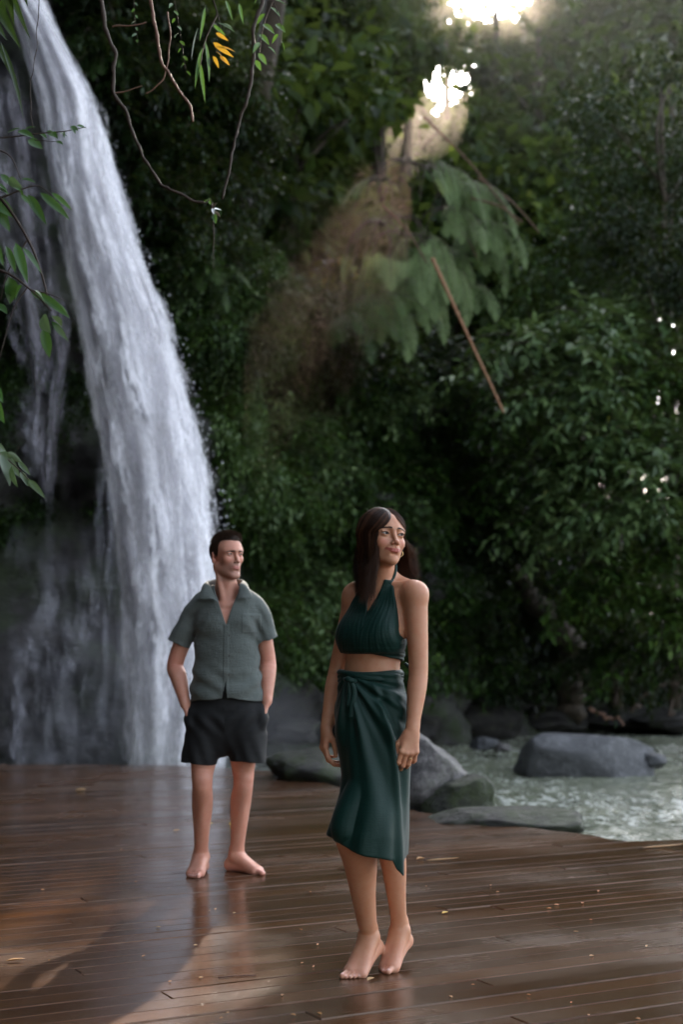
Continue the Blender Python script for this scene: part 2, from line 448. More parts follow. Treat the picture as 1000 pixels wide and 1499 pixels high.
def brow(H, side, parent, material, fem=True, rg=None, tree=None):
    q = 1.0 if fem else 1.05; rg = rg or np.random.default_rng(3); m = 260 if fem else 300; P = []
    for i in range(m):
        u = rg.uniform(0, 1); x = side * (.011 + .040 * u) * q
        arch = (.0185 + .0055 * math.sin(math.pi * min(1, u * .75 + .1)) - .004 * u) if fem else (.0128 + .0035 * math.sin(math.pi * (u * .7 + .1)) - .003 * u)
        z = arch + rg.uniform(-1, 1) * (.0027 if fem else .0034) * (1 - .6 * u)
        y = -.0920 + .030 * (u ** 1.7) * q + .002
        # find the skin: a little in front of the brow surface
        hit = tree.ray_cast(Vector(H.p(x, -.16, z)), Vector(-H.R[:, 1] * -1))[0]
        a = H.loc(np.array(hit)) + (0, -.0006, 0) if hit is not None else np.array([x, y, z]); d = np.array([side * .006, .0012 + .0035 * u, .0026 * (1 - 1.3 * u)])
        P.append([H.p(a + d * t) for t in (0, .5, 1)])
    return strands('eyebrow', P, .0006 if fem else .0008, material, parent)
def hand_prims(W, d, n, curl, spread=.10, size=1.0, thumb=None, side=1):
    """W wrist, d towards the fingers, n out of the back of the hand; side=+1 puts the thumb at +cross(d,n)"""
    d = nrm(d); n = nrm(_v(n) - d * (_v(n) @ d)); s = np.cross(d, n) * side; S = size; P = []; tips = []
    W = _v(W)
    k = .008 * S
    P.append(cap(W - d * .01, W + d * .02 * S, .0235 * S, .025 * S, .01, flat=n, s=.70))
    for j, off in enumerate((.027, .0095, -.0085, -.0255)):
        kn = W + d * (.083, .087, .083, .075)[j] * S + s * off * S + n * .002
        P.append(cap(W + d * .018 * S + s * off * .55 * S, kn, .0125 * S, .0105 * S, .012))
        L = [(.042, .025, .020), (.046, .029, .021), (.043, .027, .021), (.034, .020, .018)][j]
        r = (.0088, .0090, .0086, .0076)[j] * S
        p = kn; a = 0.0; fs = spread * (1.2, .35, -.4, -1.25)[j]; P.append(ell(kn + n * .001, (r * 1.12,) * 3, None, .006))
        for i in range(3):
            a += curl[j][i]; dd = nrm((d * math.cos(a) - n * math.sin(a)) + s * fs * math.cos(a))
            q = p + dd * L[i] * S
            P.append(cap(p, q, r * (1, .93, .84)[i], r * (.93, .84, .74)[i], .0025)); p = q
            if i < 2: P.append(ell(q, (r * .98, r * .98, r * .98), None, .003))
        tips.append((p + nrm(np.cross(dd, s) * -side) * r * .25, r))
    t0 = W + d * .022 * S + s * .018 * S - n * .004
    td = thumb or ((.62, .62, -.28), (.86, .36, -.30), (.93, .05, -.30)); p = t0
    for i, (a_, b_, c_) in enumerate(td):
        dd = nrm(d * a_ + s * b_ + n * c_); q = p + dd * (.042, .033, .027)[i] * S
        P.append(cap(p, q, (.0145, .0108, .0098)[i] * S, (.0108, .0098, .0078)[i] * S, (.012, .003, .003)[i])); p = q
    return P, tips
def foot_prims(ankle, ball, toe_dir, up=(0, 0, 1), medial=1, size=1.0, heel=None, z0=0.0):
    """ankle joint, ball of the foot on the ground, toes flat along toe_dir; medial=+1 puts the big toe at +cross(toe_dir,up)"""
    A, Bp = _v(ankle), _v(ball); t = nrm(toe_dir); s = np.cross(t, _v(up)) * medial; S = size; P = []; nails = []
    ax = nrm(Bp - A); he = _v(heel)
    P.append(cap(A + (0, 0, .03), A, .034 * S, .034 * S, .02))
    P.append(cap(A + s * .004, he, .030 * S, .029 * S, .02))
    P.append(cap(A + (0, 0, .05) - t * .022, he, .012 * S, .018 * S, .025))                      # heel cord
    for o, r in ((.026, .020), (.006, .0175), (-.016, .016), (-.032, .0135)):
        b = Bp + s * o * S + np.array([0, 0, r * S * .92 - Bp[2] + z0]) - t * (.0 if o > 0 else .012)
        P.append(cap(A + s * o * .5 * S - np.array([0, 0, .006]), b, (.031 - abs(o) * .15) * S, r * S, .020))
        P.append(cap(he + s * o * .3, b, .020 * S, r * .8 * S, .022))
    for j, (o, L, r) in enumerate(((.029, .052, .0120), (.008, .050, .0080), (-.008, .045, .0076), (-.022, .038, .0072), (-.035, .030, .0070))):
        b = Bp + s * o * S + np.array([0, 0, .014 * S - Bp[2] + z0]) - t * (0, .002, .006, .012, .020)[j]
        m = b + t * L * .55 * S + np.array([0, 0, .002]); e = b + t * L * S; e[2] = z0 + r * .9 * S
        m = m + s * (-.004 if j == 0 else .002) * S * (1 if j == 0 else j * .4); e = e + s * (-.006 if j == 0 else .003 * j) * S * .6
        P.append(cap(b, m, r * 1.15 * S, r * .95 * S, .006)); P.append(cap(m, e, r * .92 * S, r * S, .003))
        nails.append((e + np.array([0, 0, r * S * .85]) + t * .001, r * .62 * S))
    for q in (1, -1): P.append(ell(A + s * q * .030 * S + np.array([0, 0, .004 * q]), (.010, .012, .013), None, .014))
    return P, nails
# ------------------------------------------------------------------ skin
def skin_mat(name, rough):
    def b(n, l, p):
        a = n.new("ShaderNodeVertexColor"); a.layer_name = 'Col'
        v = coords(n, l, 'Object'); f = noise(n, l, v, 30, 7, .72); f2 = noise(n, l, v, 240, 2, .6)
        l.new(mixc(n, l, mth(n, l, 'MULTIPLY', mth(n, l, 'SUBTRACT', f, .38, True), 1.5), a.outputs[0], (.88, .60, .50), 'MULTIPLY'), p.inputs['Base Color'])
        bump(n, l, p, f2, .18, .0012)
        l.new(mth(n, l, 'ADD', mth(n, l, 'MULTIPLY', f, .22), rough - .1), p.inputs['Roughness'])
    return mat(name, (.6, .4, .3), rough, .45, sss=.22, sss_r=(.012, .0045, .0022), build=b)
def body_mesh(name, prims, boxes, h, base, extra, parent, material):
    """boxes: (lo, hi, voxel); they share one field, so they meet as one skin"""
    parts = []
    for bx_ in boxes:
        lo, hi, hh = bx_ if len(bx_) == 3 else (bx_[0], None, bx_[1])
        parts.append(surface(prims, lo, hi, hh))
    V, F, Q = joinm(parts); C = np.tile(np.array(base, dtype=float), (len(V), 1))
    C = extra(V, C)
    return snap(mk(name, V, F, material, parent, colors=C), Q)
def paint(C, m, c):
    return C * (1 - m[:, None]) + np.array(c) * m[:, None]

# ------------------------------------------------------------------ the woman
WY = 5.25
woman = empty('person', (at(548, 1430, 5.12)[0], 5.15, 0))
tag(woman, 'dark-haired woman in a deep green halter top and wrap skirt walking barefoot on tiptoe', 'person')
BY = math.radians(-30); WR = rotz(BY)                       # her trunk is turned to the left of the picture
wlat, wfwd = WR @ np.array([1, 0, 0]), WR @ np.array([0, -1, 0])
wc = at(545, 1000, WY)[0]                                   # middle of the trunk
def lean(z): return .040 * np.clip((z - 1.12) / .30, 0, 1.2) ** 1.3
def wt(l, f, z): return np.array([wc + float(lean(z)), WY, 0]) + wlat * l + wfwd * f + np.array([0, 0, z])
def wz(py, Y=WY): return at(500, py, Y)[2]
HW = Frame(at(560.5, 788.5, WY - .045), rotz(math.radians(27)) @ rotx(math.radians(-7)) @ roty(math.radians(4)))
wood_skin = skin_mat('woman_skin', .48)
hp, weyes, wlip, wline = head_prims(HW, True, 1.0)
S1 = at(609, 870, WY - .085); E1 = at(613, 984, WY - .09); W1 = at(604, 1068, WY - .135)       # her left arm
S2 = at(520, 876, WY + .075); E2 = at(494, 984, WY + .11); W2 = at(478, 1065, WY + .03)        # her right arm
torso = [
    ell(wt(0, -.005, .955), (.146, .100, .125), WR, .03), ell(wt(0, 0, 1.10), (.108, .078, .15), WR, .04),
    ell(wt(0, -.004, 1.262), (.124, .090, .145), WR, .04), ell(wt(0, .038, .99), (.085, .045, .085), WR, .04),
    cap(wt(-.108, -.008, 1.385), wt(.112, -.008, 1.385), .042, None, .035),
    ell(wt(-.065, -.02, 1.33), (.075, .062, .10), WR, .03), ell(wt(.065, -.02, 1.33), (.075, .062, .10), WR, .03)]
neckb = wt(.006, -.012, 1.425); neckt = HW.p(0, .022, -.060)
neck = [cap(neckb, neckt, .048, .0455, .022), cap(wt(.01, -.035, 1.435), wt(.125, -.020, 1.400), .036, .030, .03),
        cap(wt(-.01, -.035, 1.435), wt(-.125, -.020, 1.400), .036, .030, .03),
        cap(wt(.012, .038, 1.418), wt(.118, .018, 1.425), .0085, .009, .016), cap(wt(-.012, .038, 1.418), wt(-.118, .018, 1.425), .0085, .009, .016),
        cap(wt(.012, .040, 1.412), HW.p(.050, .028, -.050), .010, .012, .014), cap(wt(-.012, .040, 1.412), HW.p(-.050, .028, -.050), .010, .012, .014),
        cap(wt(0, .025, 1.40), HW.p(0, -.012, -.080), .030, .026, .03)]
bust = [ell(wt(.060, .048, 1.240), (.058, .052, .058), WR, .04), ell(wt(-.060, .048, 1.240), (.058, .052, .058), WR, .04)]
def arm_prims(S, E, W, k=1.0):
    return [ell(S, (.044 * k, .044 * k, .046 * k), None, .03),
            limb([S, S * .55 + E * .45, E * .97 + S * .03, E * .70 + W * .30, E * .25 + W * .75, W], [.043 * k, .0395 * k, .0345 * k, .0350 * k, .0265 * k, .0225 * k], .02, 16)]
arms = arm_prims(S1, E1, W1) + arm_prims(S2, E2, W2)
hd1 = at(595, 1128, WY - .16) - W1
h1, tips1 = hand_prims(W1, hd1, np.array([.18, -1, .05]), [(.35, .75, .45), (.42, .80, .45), (.48, .85, .5), (.5, .9, .5)], .06, 1.0, side=1,
                       thumb=((.80, .50, -.25), (.95, .15, -.35), (.98, .0, -.30)))
hd2 = np.array([-.10, -.25, -1.0])
h2, tips2 = hand_prims(W2, hd2, np.array([-.92, -.28, .12]), [(.30, .55, .35), (.45, .65, .4), (.55, .7, .4), (.62, .75, .4)], .10, .93, side=-1,
                       thumb=((.80, .45, -.45), (.95, .12, -.30), (.98, .0, -.22)))
# legs: her left leg crosses in front
hipL = wt(.075, .01, .90); hipR = wt(-.075, -.01, .90)
kneeL = at(509, 1213, 5.11); kneeR = at(566, 1214, 5.32)
ankL = at(540, 1366, 5.20); ankR = at(579, 1364, 5.27)
ballL = on_z(519, 1430); ballR = on_z(569, 1422)
tdL = nrm([-.52, -.85, 0]); tdR = nrm([-.48, -.88, 0])
ankL = ballL - tdL * .105 + np.array([0, 0, .128]); ankR = ballR - tdR * .095 + np.array([0, 0, .132])
heelL = ankL - tdL * .043 + np.array([0, 0, -.046]); heelR = ankR - tdR * .043 + np.array([0, 0, -.045])
fL, nailL = foot_prims(ankL, ballL, tdL, medial=1, size=.90, heel=heelL)
fR, nailR = foot_prims(ankR, ballR, tdR, medial=-1, size=.90, heel=heelR)
def leg_prims(Hp, K, A, back, s=1.0):
    return [limb([Hp, Hp * .5 + K * .5, K + (0, 0, .03), K - (0, 0, .03) + back * .003, K * .70 + A * .30 + back * .020, K * .35 + A * .65 + back * .010, A + (0, 0, .015)],
                 [.066 * s, .058 * s, .0495 * s, .0470 * s, .0510 * s, .0370 * s, .0285 * s], .03, 26), ell(K - back * .012, (.036 * s, .036 * s, .042 * s), None, .03)]
legs = [limb([kneeL + (.045, .03, 0), kneeL * .72 + ankL * .28 + (.034, .028, 0), kneeL * .42 + ankL * .58 + (.016, .014, 0), kneeL * .12 + ankL * .88 + (.001, .003, 0)], [.050, .050, .036, .026], .03, 12)] + leg_prims(hipL, kneeL, ankL, -tdL) + leg_prims(hipR, kneeR, ankR, -tdR, .96)
wb = torso + neck + hp + bust + arms + h1 + h2 + legs + fL + fR
# an order that lets the head's carved details survive the neck
wb = torso + bust + neck + arms + h1 + h2 + legs + fL + fR + hp
def wcol(V, C):
    q = HW.loc(V)
    face = (q[:, 1] < -.02) & (np.abs(q[:, 2]) < .14) & (np.linalg.norm(q, axis=1) < .16)
    for s in (-1, 1):
        d = np.linalg.norm((q - np.array([s * .038, -.075, -.030])) / np.array([1, 1, .8]), axis=1); C = paint(C, face * .40 * (1 - sst(d, .006, .026)), (.62, .22, .17))
        d = np.linalg.norm((q - np.array([s * .0315, -.084, .009])) / np.array([1.6, 1, .6]), axis=1); C = paint(C, face * .35 * (1 - sst(d, .004, .010)), (.30, .15, .10))
    d = np.linalg.norm(q - np.array([0, -.112, -.034]), axis=1); C = paint(C, face * .25 * (1 - sst(d, .004, .016)), (.60, .24, .19))
    C = paint(C, face * wlip(V) * .8, (.30, .040, .036))
    for p, r in tips1 + tips2:
        C = paint(C, .35 * (1 - sst(np.linalg.norm(V - p, axis=1), r, r * 2.2)), (.60, .27, .22))
    for p, r in nailL + nailR:
        C = paint(C, .8 * (1 - sst(np.linalg.norm(V - p, axis=1), r * .9, r * 1.15)), (.78, .62, .58))
    for K in (ankL, ankR): C = paint(C, .35 * (1 - sst(V[:, 2], .02, .12)), (.66, .36, .30)) if K is ankL else C
    return C
WSKIN = (.50, .250, .150)
hl = HW.o
wbody = body_mesh('body', wb, [((wc - .26, WY - .36, -.006), (wc + .28, WY + .30, .56), .0030), ([axes([(wc - .26, hl[0] - .085, .0033), (hl[0] - .085, hl[0] + .095, .0016), (hl[0] + .095, wc + .30, .0033)]),
                     axes([(WY - .36, hl[1] - .135, .0033), (hl[1] - .135, hl[1] + .06, .0016), (hl[1] + .06, WY + .28, .0033)]),
                     axes([(.72, hl[2] - .125, .0030), (hl[2] - .125, hl[2] + .06, .0016), (hl[2] + .06, hl[2] + .125, .003)])], .0026)], 0, WSKIN, wcol, woman, wood_skin)
for c, s in zip(weyes, (-1, 1)): eyeball(c, HW.R, (.30, -1, .12), woman)
brow_w = mat('brow_hair', (.028, .014, .009), .6)
from mathutils.bvhtree import BVHTree
def head_tree(o, lo_z):
    V_ = np.empty(len(o.data.vertices) * 3, np.float32); o.data.vertices.foreach_get('co', V_); V_ = V_.reshape(-1, 3)
    L = np.empty(len(o.data.loops), np.int32); o.data.loops.foreach_get('vertex_index', L); L = L.reshape(-1, 4); L = L[(V_[L[:, 0], 2] > lo_z)]
    return BVHTree.FromPolygons([Vector(v) for v in V_.tolist()], L.tolist())
wtree = head_tree(wbody, HW.o[2] - .10)
for s in (-1, 1): brow(HW, s, woman, brow_w, True, tree=wtree)
lash_m = mat('lash', (.008, .006, .006), .6)
lashes(HW, woman, lash_m)

# ---- her hair
def hair_mat(name, root, tipc, warm):
    def b(n, l, p):
        v = coords(n, l, 'Object', (1, 1, 1)); f = noise(n, l, v, 90, 3, .6); f2 = noise(n, l, v, 11, 2, .5)
        vc = n.new("ShaderNodeVertexColor"); vc.layer_name = 'Col'; sp_ = n.new("ShaderNodeSeparateColor"); l.new(vc.outputs[0], sp_.inputs[0]); c = mixc(n, l, mth(n, l, 'MULTIPLY', mth(n, l, 'ADD', f, .5), sp_.outputs[0]), root, tipc); l.new(mixc(n, l, mth(n, l, 'MULTIPLY', f2, .4), c, warm), p.inputs['Base Color'])
    return mat(name, root, .42, .2, build=b)
whair = hair_mat('woman_hair', (.008, .0042, .0032), (.085, .038, .021), (.05, .022, .012))
def scalp(H, az, el_, rad=(.0775, .099, .085), c=(0, .014, .030)):
    """point on the scalp ellipsoid; az 0=face, + = local +x; el_ up"""
    d = np.array([math.sin(az) * math.cos(el_), -math.cos(az) * math.cos(el_), math.sin(el_)])
    return np.array(c) + d * np.array(rad)
def woman_hair():
    rg = np.random.default_rng(21); paths = []; bri = []; m = 6500; C0 = np.array([0, .014, .030]); RD = np.array([.0775, .099, .085])
    for i in range(m):
        s = 1 if rg.random() < .45 else -1
        u = rg.random() ** 1.15                                  # 0 face side ... 1 back of the head
        lay = rg.random()
        ul, ll_ = (math.floor(u * 22) + .5) / 22, math.floor(lay * 3); lk = np.random.default_rng(int(ul * 1000) + ll_ * 77 + (5 if s > 0 else 0)); lo_, lw, lph, lbr = lk.normal(size=2), lk.uniform(.6, 1.6), lk.uniform(0, 6.28), lk.uniform(.0, 1)
        az = math.radians((40 if s < 0 else 58) + (132 if s < 0 else 122) * u)
        ry = -.070 + .130 * u + rg.normal() * .003
        x0 = .0015 + .022 * lay * (.15 + .85 * u)
        yy = np.clip((ry - .014) / .099, -.95, .95); xx = x0 / .0775
        z0 = .030 + .085 * math.sqrt(max(1 - yy * yy - xx * xx, .02)); p0 = np.array([s * x0, ry, z0])
        lift = 1.02 + .07 * (1 - lay) * (.4 + .6 * u) + .02 * rg.random()
        e = scalp(HW, s * az, math.radians(-14), tuple(RD * (lift + .02)))
        d0 = (p0 - C0) / RD; d1 = (e - C0) / RD; pts = [HW.p(p0)]
        for t in (.25, .5, .75, 1.0):
            d = d0 * (1 - t) + d1 * t; ln = np.linalg.norm(d0) * (1 - t) + np.linalg.norm(d1) * t
            # bow towards the temple so that the front hair frames the forehead
            d = d / np.linalg.norm(d); d = d + np.array([0, -.20 * (1 - u) ** 2 * math.sin(math.pi * t), 0]); d /= np.linalg.norm(d); ln += (.075 if s < 0 else .03) * t * math.exp(-((u - .33) / .25) ** 2)
            pts.append(HW.p(C0 + d * (ln + .05 * math.sin(math.pi * t) * lift) * RD))
        e = pts[-1]; u0 = u; u = ul + (u - ul) * .45; lay = (ll_ + .5) / 3 + (lay - (ll_ + .5) / 3) * .5
        if s < 0:      # picture left: falls in front of her right shoulder
            tip = at(527 + 14 * (1 - u) ** 1.3 * rg.uniform(.6, 1.05) + 2.5 * rg.normal(), 880 - 52 * rg.random() ** 1.5 - 6 * u + 18 * (1 - u) * rg.random() ** 2, WY - .125 + .14 * u)
            mid = at(523 + 31 * (1 - u) ** 1.6 + 1.5 * rg.normal() + 5 * (lay - .5), 822 + 5 * rg.normal(), WY - .128 + .21 * u)
        else:          # picture right: behind her left shoulder
            tip = at(609 - 26 * u ** 1.2 + 3 * rg.normal(), 852 - 48 * rg.random() ** 1.5, WY + .04 + .05 * u)
            mid = at(599.5 - 16 * u + 5 * (lay - .5) + .8 * rg.normal(), 812 + 5 * rg.normal(), WY + .03 + .05 * u)
        ctrl = pts + [e * .5 + mid * .5, mid, mid * .45 + tip * .55, tip]
        q = spline(np.array(ctrl), 24)
        cl = lph; t = np.linspace(0, 1, 24); tt = np.clip(t * 1.7 - .7, 0, 1); q[:, 0] += lo_[0] * .0085 * tt; q[:, 1] += lo_[1] * .010 * tt; q[:, 2] += abs(lo_[1]) * .012 * tt ** 3; bri.append(np.clip(lbr ** 2 * 1.0 + rg.random() * .15, 0, 1))
        q[:, 0] += .0075 * lw * np.sin(t * 16 + cl) * tt + rg.normal() * .0016 * tt; q[:, 1] += .004 * np.cos(t * 11 + cl) * tt + rg.normal() * .003 * tt
        paths.append(q)
    rad = np.full((m, 1), .00062)
    for i in range(110):                                          # fly-aways on the crown
        a = rg.uniform(0, 6.28); e0 = math.radians(rg.uniform(20, 80)); p = scalp(HW, a, e0); d = np.array([rg.normal() * .014, rg.normal() * .014, .004 * rg.random()])
        q = spline(np.array([HW.p(p), HW.p(p * 1.045 + d * .5), HW.p(p * 1.055 + d)]), 24); paths.append(q)
    return np.array(paths), np.vstack([rad, np.full((110, 1), .00022)]), np.array(bri + [.7] * 110)
hp_, hr_, hbr = woman_hair()
hcol = [dict(q) for q in hp if q['op'] == 'u'] + neck + torso
hp_[:, 3:] = push_out(hp_[:, 3:], hcol, .004)
hair = strands('hair', hp_, hr_, whair, woman, bri=hbr)
hb = [ell(HW.p(0, .022, .032), (.0765, .0940, .0840), HW.R, .01)]
hb += [limb([HW.p(-.060, .022, .02), at(535, 812, WY + .03), at(536, 838, WY + .01), at(536, 852, WY + .0)], [.018, .026, .022, .008], .02, 10),
       limb([HW.p(.060, .040, .01), at(596, 808, WY + .07), at(600, 832, WY + .08)], [.020, .018, .008], .02, 8),
       cap(HW.p(0, .07, .0), at(565, 838, WY + .11), .055, .030, .03)]
hb.append(ell(HW.p(0, -.085, -.020), (.058, .077, .088), HW.R, .008, 's'))
V, F, Q = surface(hb, HW.o - (.16, .16, .28), HW.o + (.16, .22, .16), .004)
snap(mk('hair_base', V, F, whair, hair), Q)

# ---- earring
mb = MB(); e0 = HW.p(.0755, .008, -.034)
a = np.linspace(0, 2 * math.pi, 33); ring = [e0 + np.array([.0125 * math.sin(t) * .95, .0125 * math.sin(t) * .25, -.0125 + .0125 * math.cos(t)]) for t in a]
mb.tube(ring, .0014, 8); gold = mat('gold', (.75, .52, .26), .25, metal=1.0)
mb.build('earring', gold, woman)
mb = MB(); kn = W1 + nrm(hd1) * .083; s_ = np.cross(nrm(hd1), nrm([.18, -1, .05]))
fc = kn + s_ * (-.0085) * .93 + nrm(hd1) * .020 - nrm([.18, -1, .05]) * .008
mb.tube([fc + .0098 * (math.cos(t) * s_ + math.sin(t) * nrm([.18, -1, .3])) for t in a], .0011, 6)
mb.add(*tube([fc + nrm([.18, -1, .3]) * .0095, fc + nrm([.18, -1, .3]) * .0135], [.0034, .0018], 8))
mb.build('ring', gold, woman)

# ---- halter top
def cloth_mat(name, c1, c2, rough, weave, bs=.12, sheen=.0):
    def b(n, l, p):
        v = coords(n, l, 'Object'); f = noise(n, l, v, 7, 4, .6); l.new(mixc(n, l, f, c1, c2), p.inputs['Base Color'])
        f2 = noise(n, l, v, weave, 3, .7); f3 = noise(n, l, coords(n, l, 'Object', (1, 1, 6)), 22, 3, .6)
        f4 = noise(n, l, coords(n, l, 'Object', (1, 1, .45)), 34, 5, .65, .6); bump(n, l, p, mth(n, l, 'ADD', mth(n, l, 'MULTIPLY', f2, .25), mth(n, l, 'ADD', mth(n, l, 'MULTIPLY', f3, .5), f4)), bs * 2.6, .006); p.inputs['Sheen Weight'].default_value = sheen; p.inputs['Sheen Roughness'].default_value = .4
    return mat(name, c1, rough, .2, build=b)
green = cloth_mat('green_satin', (.0012, .0155, .0120), (.0024, .025, .019), .50, 420, .10, .10)
def poly_d(px, py, pts):
    """signed 2-D distance to a polygon"""
    d = np.full(np.broadcast(px, py).shape, 1e9); sg = np.ones(d.shape); n = len(pts); j = n - 1
    for i in range(n):
        ex, ey = pts[j][0] - pts[i][0], pts[j][1] - pts[i][1]; wx, wy = px - pts[i][0], py - pts[i][1]
        t = np.clip((wx * ex + wy * ey) / (ex * ex + ey * ey), 0, 1); d = np.minimum(d, (wx - ex * t) ** 2 + (wy - ey * t) ** 2)
        c1, c2, c3 = py >= pts[i][1], py < pts[j][1], ex * wy > ey * wx
        sg = np.where((c1 & c2 & c3) | (~c1 & ~c2 & ~c3), -sg, sg); j = i
    return sg * np.sqrt(d)
def to_t(X, Y, Z):
    x, y = X - wc - lean(Z), Y - WY
    return x * wlat[0] + y * wlat[1], x * wfwd[0] + y * wfwd[1], Z
bigbust = [ell(wt(.060, .052, 1.236), (.064, .058, .066), WR, .05), ell(wt(-.060, .052, 1.236), (.064, .058, .066), WR, .05), ell(wt(0, .062, 1.225), (.05, .040, .05), WR, .05)]
def panel(sgn):
    pts = [(.036, 1.440), (.056, 1.437), (.090, 1.36), (.118, 1.27), (.133, 1.200), (.128, 1.172), (-.02, 1.172), (-.012, 1.255), (.000, 1.315)]
    pts = [(a * sgn, b) for a, b in pts]
    def fn(X, Y, Z):
        l_, f_, z_ = to_t(X, Y, Z)
        d = poly_d(l_ + 0 * z_, z_ + 0 * l_, pts)
        return np.maximum(d, -f_ - .012)
    return fn
def top_prims(sgn):
    P = [dict(p) for p in torso + neck[:1] + neck[1:3] + bigbust + neck[-1:]]
    def folds(X, Y, Z):
        l_, f_, z_ = to_t(X, Y, Z)
        t = np.arctan2(l_ * sgn - .038, np.maximum(1.50 - z_, .01)) * 1.0
        amp = .0004 * np.clip((z_ - 1.165) / .02, 0, 1) * np.clip((1.49 - z_) / .1, .35, 1)
        return -.0062 + amp * (np.sin(t * 80 + 2.2 * np.sin(z_ * 17)) + .7 * np.sin(t * 143 + z_ * 22) + .4 * np.sin(t * 37 + 1)) - .0010 * (z_ < 1.19) * (z_ > .5)
    P.append(cust(folds, wt(0, 0, 1.3) - .4, wt(0, 0, 1.3) + .4, .01, 'd'))
    P.append(cust(panel(sgn), wt(0, 0, 1.3) - .3, wt(0, 0, 1.3) + .3, .0035, 'i'))
    return P
lo, hi = np.array([wc - .19, WY - .24, 1.13]), np.array([wc + .19, WY + .20, 1.50])
parts = []
for sgn in (1, -1):
    parts.append(surface(top_prims(sgn), lo, hi, .0026))
def band(X, Y, Z):
    l_, f_, z_ = to_t(X, Y, Z)
    zc = 1.192 - .030 * np.clip((l_ - .03) / .10, 0, 1) ** 1.5 - .026 * np.clip(-f_ / .08, 0, 1); hh = .0225 - .004 * np.clip((l_ - .06) / .05, 0, 1)
    return np.abs(z_ - zc) - hh + 0 * l_
P = [dict(p) for p in torso + bust]
P.append(cust(lambda X, Y, Z: -.0095 + .0012 * np.sin(Z * 420 + (X + Y) * 30) + 0 * X, lo, hi, .01, 'd')); P.append(cust(band, lo, hi, .004, 'i'))
parts.append(surface(P, lo, hi, .0026))
V, F, Q = joinm(parts); top = snap(mk('halter_top', V, F, green, woman), Q)
def lie(pts, prims, off, n=18):
    """push a line onto the surface of prims"""
    Q_ = spline(np.array(pts), n)
    for _ in range(6):
        d = evalp(prims, Q_); G = np.stack([evalp(prims, Q_ + np.eye(3)[k] * .002) - d for k in range(3)], 1) / .002
        Q_ = Q_ - G * (d - off)[:, None] / np.maximum((G ** 2).sum(1), .3)[:, None]
    return Q_
mb = MB()                                                                                      # neck strap and the tie at the back
for sgn in (1, -1):
    q = lie([wt(.046 * sgn, .045, 1.425), wt(.050 * sgn, .02, 1.45), HW.p(.048 * sgn, .030, -.075), HW.p(.03 * sgn, .066, -.068), HW.p(0, .07, -.065)], neck + torso, .003)
    V1, F1 = tube(q, np.linspace(.0070, .0048, 18), 8); mb.add(V1, F1)
bk = wt(.095, -.075, 1.135)
mb.build('strap', green, top)
mb = MB()
for e_ in ((.135, -.10, 1.03), (.120, -.115, 1.00)):
    pts = spline([bk, wt(.125, -.10, 1.10), wt(*e_)], 10); V1, F1 = tube(pts, np.linspace(.006, .013, 10), 8); mb.add(V1, F1)
mb.build('tie', green, top)

# ---- wrap skirt
def skirt():
    rows = 90; cols = 200
    ys = [983, 992, 1010, 1035, 1060, 1085, 1110, 1135, 1160, 1185, 1215, 1245, 1275]
    xl = [498, 496.5, 494.5, 491.5, 491, 493, 497, 500, 497, 490, 481, 476, 473]
    xr = [586, 588, 594, 599, 600.5, 600.5, 600, 599.5, 599, 598, 596.5, 594.5, 592]
    dp = [.092, .096, .108, .120, .130, .138, .148, .160, .175, .195, .215, .225, .225]
    db = [.088, .092, .106, .114, .114, .112, .110, .112, .116, .120, .124, .126, .126]
    V = np.zeros((rows, cols, 3)); th = np.linspace(0, 2 * math.pi, cols, endpoint=False)
    # th=0 picture right, pi/2 towards the camera
    hx = [470, 481, 500, 515, 535, 558, 576, 581, 587, 591, 596, 602]; hy = [1212, 1216, 1226, 1234, 1240, 1244, 1249, 1262, 1272, 1268, 1250, 1248]
    for j, t in enumerate(th):
        ct, st = math.cos(t), math.sin(t); ct = math.copysign(abs(ct) ** .88, ct); st = math.copysign(abs(st) ** .78, st)
        xb = 538 + ct * 58
        hem = np.interp(xb, hx, hy) if st > -.15 else np.interp(xb, [480, 500, 540, 600], [1213, 1224, 1240, 1247])
        if -.45 < st <= -.15: f = (st + .45) / .30; hem = hem * (1 - f) + f * np.interp(xb, hx, hy)
        for i in range(rows):
            u = i / (rows - 1); py = 984 + (hem - 984) * u
            a, b, d = np.interp(py, ys, xl), np.interp(py, ys, xr), np.interp(py, ys, dp if st > 0 else db)
            cx, rx = (a + b) / 2, (b - a) / 2
            # folds fan out from the knot at (512,1000)
            px = cx + rx * ct
            ang = math.atan2(py - 985, px - 508); dist = math.hypot(py - 985, px - 508)
            front = max(0, st + .25) / 1.25
            am = .0075 * front * min(1, dist / 25) * math.exp(-max(0, dist - 70) / 170)
            w_ = am * (math.sin(ang * 15 + .8 * math.sin(dist * .03)) + .45 * math.sin(ang * 33 + 1.3))
            low = min(1, max(0, (py - 1090) / 120))
            w_ += low * (.006 * math.sin(t * 5 + py * .010 + .7) + .0035 * math.sin(t * 11 + 2))
            # the long fold at the wrap's edge, right of the middle
            xe = np.interp(py, [1000, 1060, 1120, 1180, 1250], [545, 566, 577, 582, 582])
            e = (px - xe) / 5.0; w_ += (front > .2) * (.013 * math.exp(-e * e) - .010 * math.exp(-((px - xe - 9) / 5) ** 2)) * min(1, (py - 985) / 60)
            rr = 1 + w_ / .11
            c = at(cx, py, WY); sc2 = (c[1] / (F_PX * 1.0))
            V[i, j] = [c[0] + ct * (rx * sc2 + w_), WY - .01 - st * (d + w_ * 1.2), c[2]]
            if u > .97: V[i, j, 2] += .0
    Fq = grid_faces(rows, cols, True)
    return V.reshape(-1, 3), Fq
V, F = skirt()
V = push_out(V, torso + legs, .007, 4)
sk = mk('wrap_skirt', V, F, green, woman)
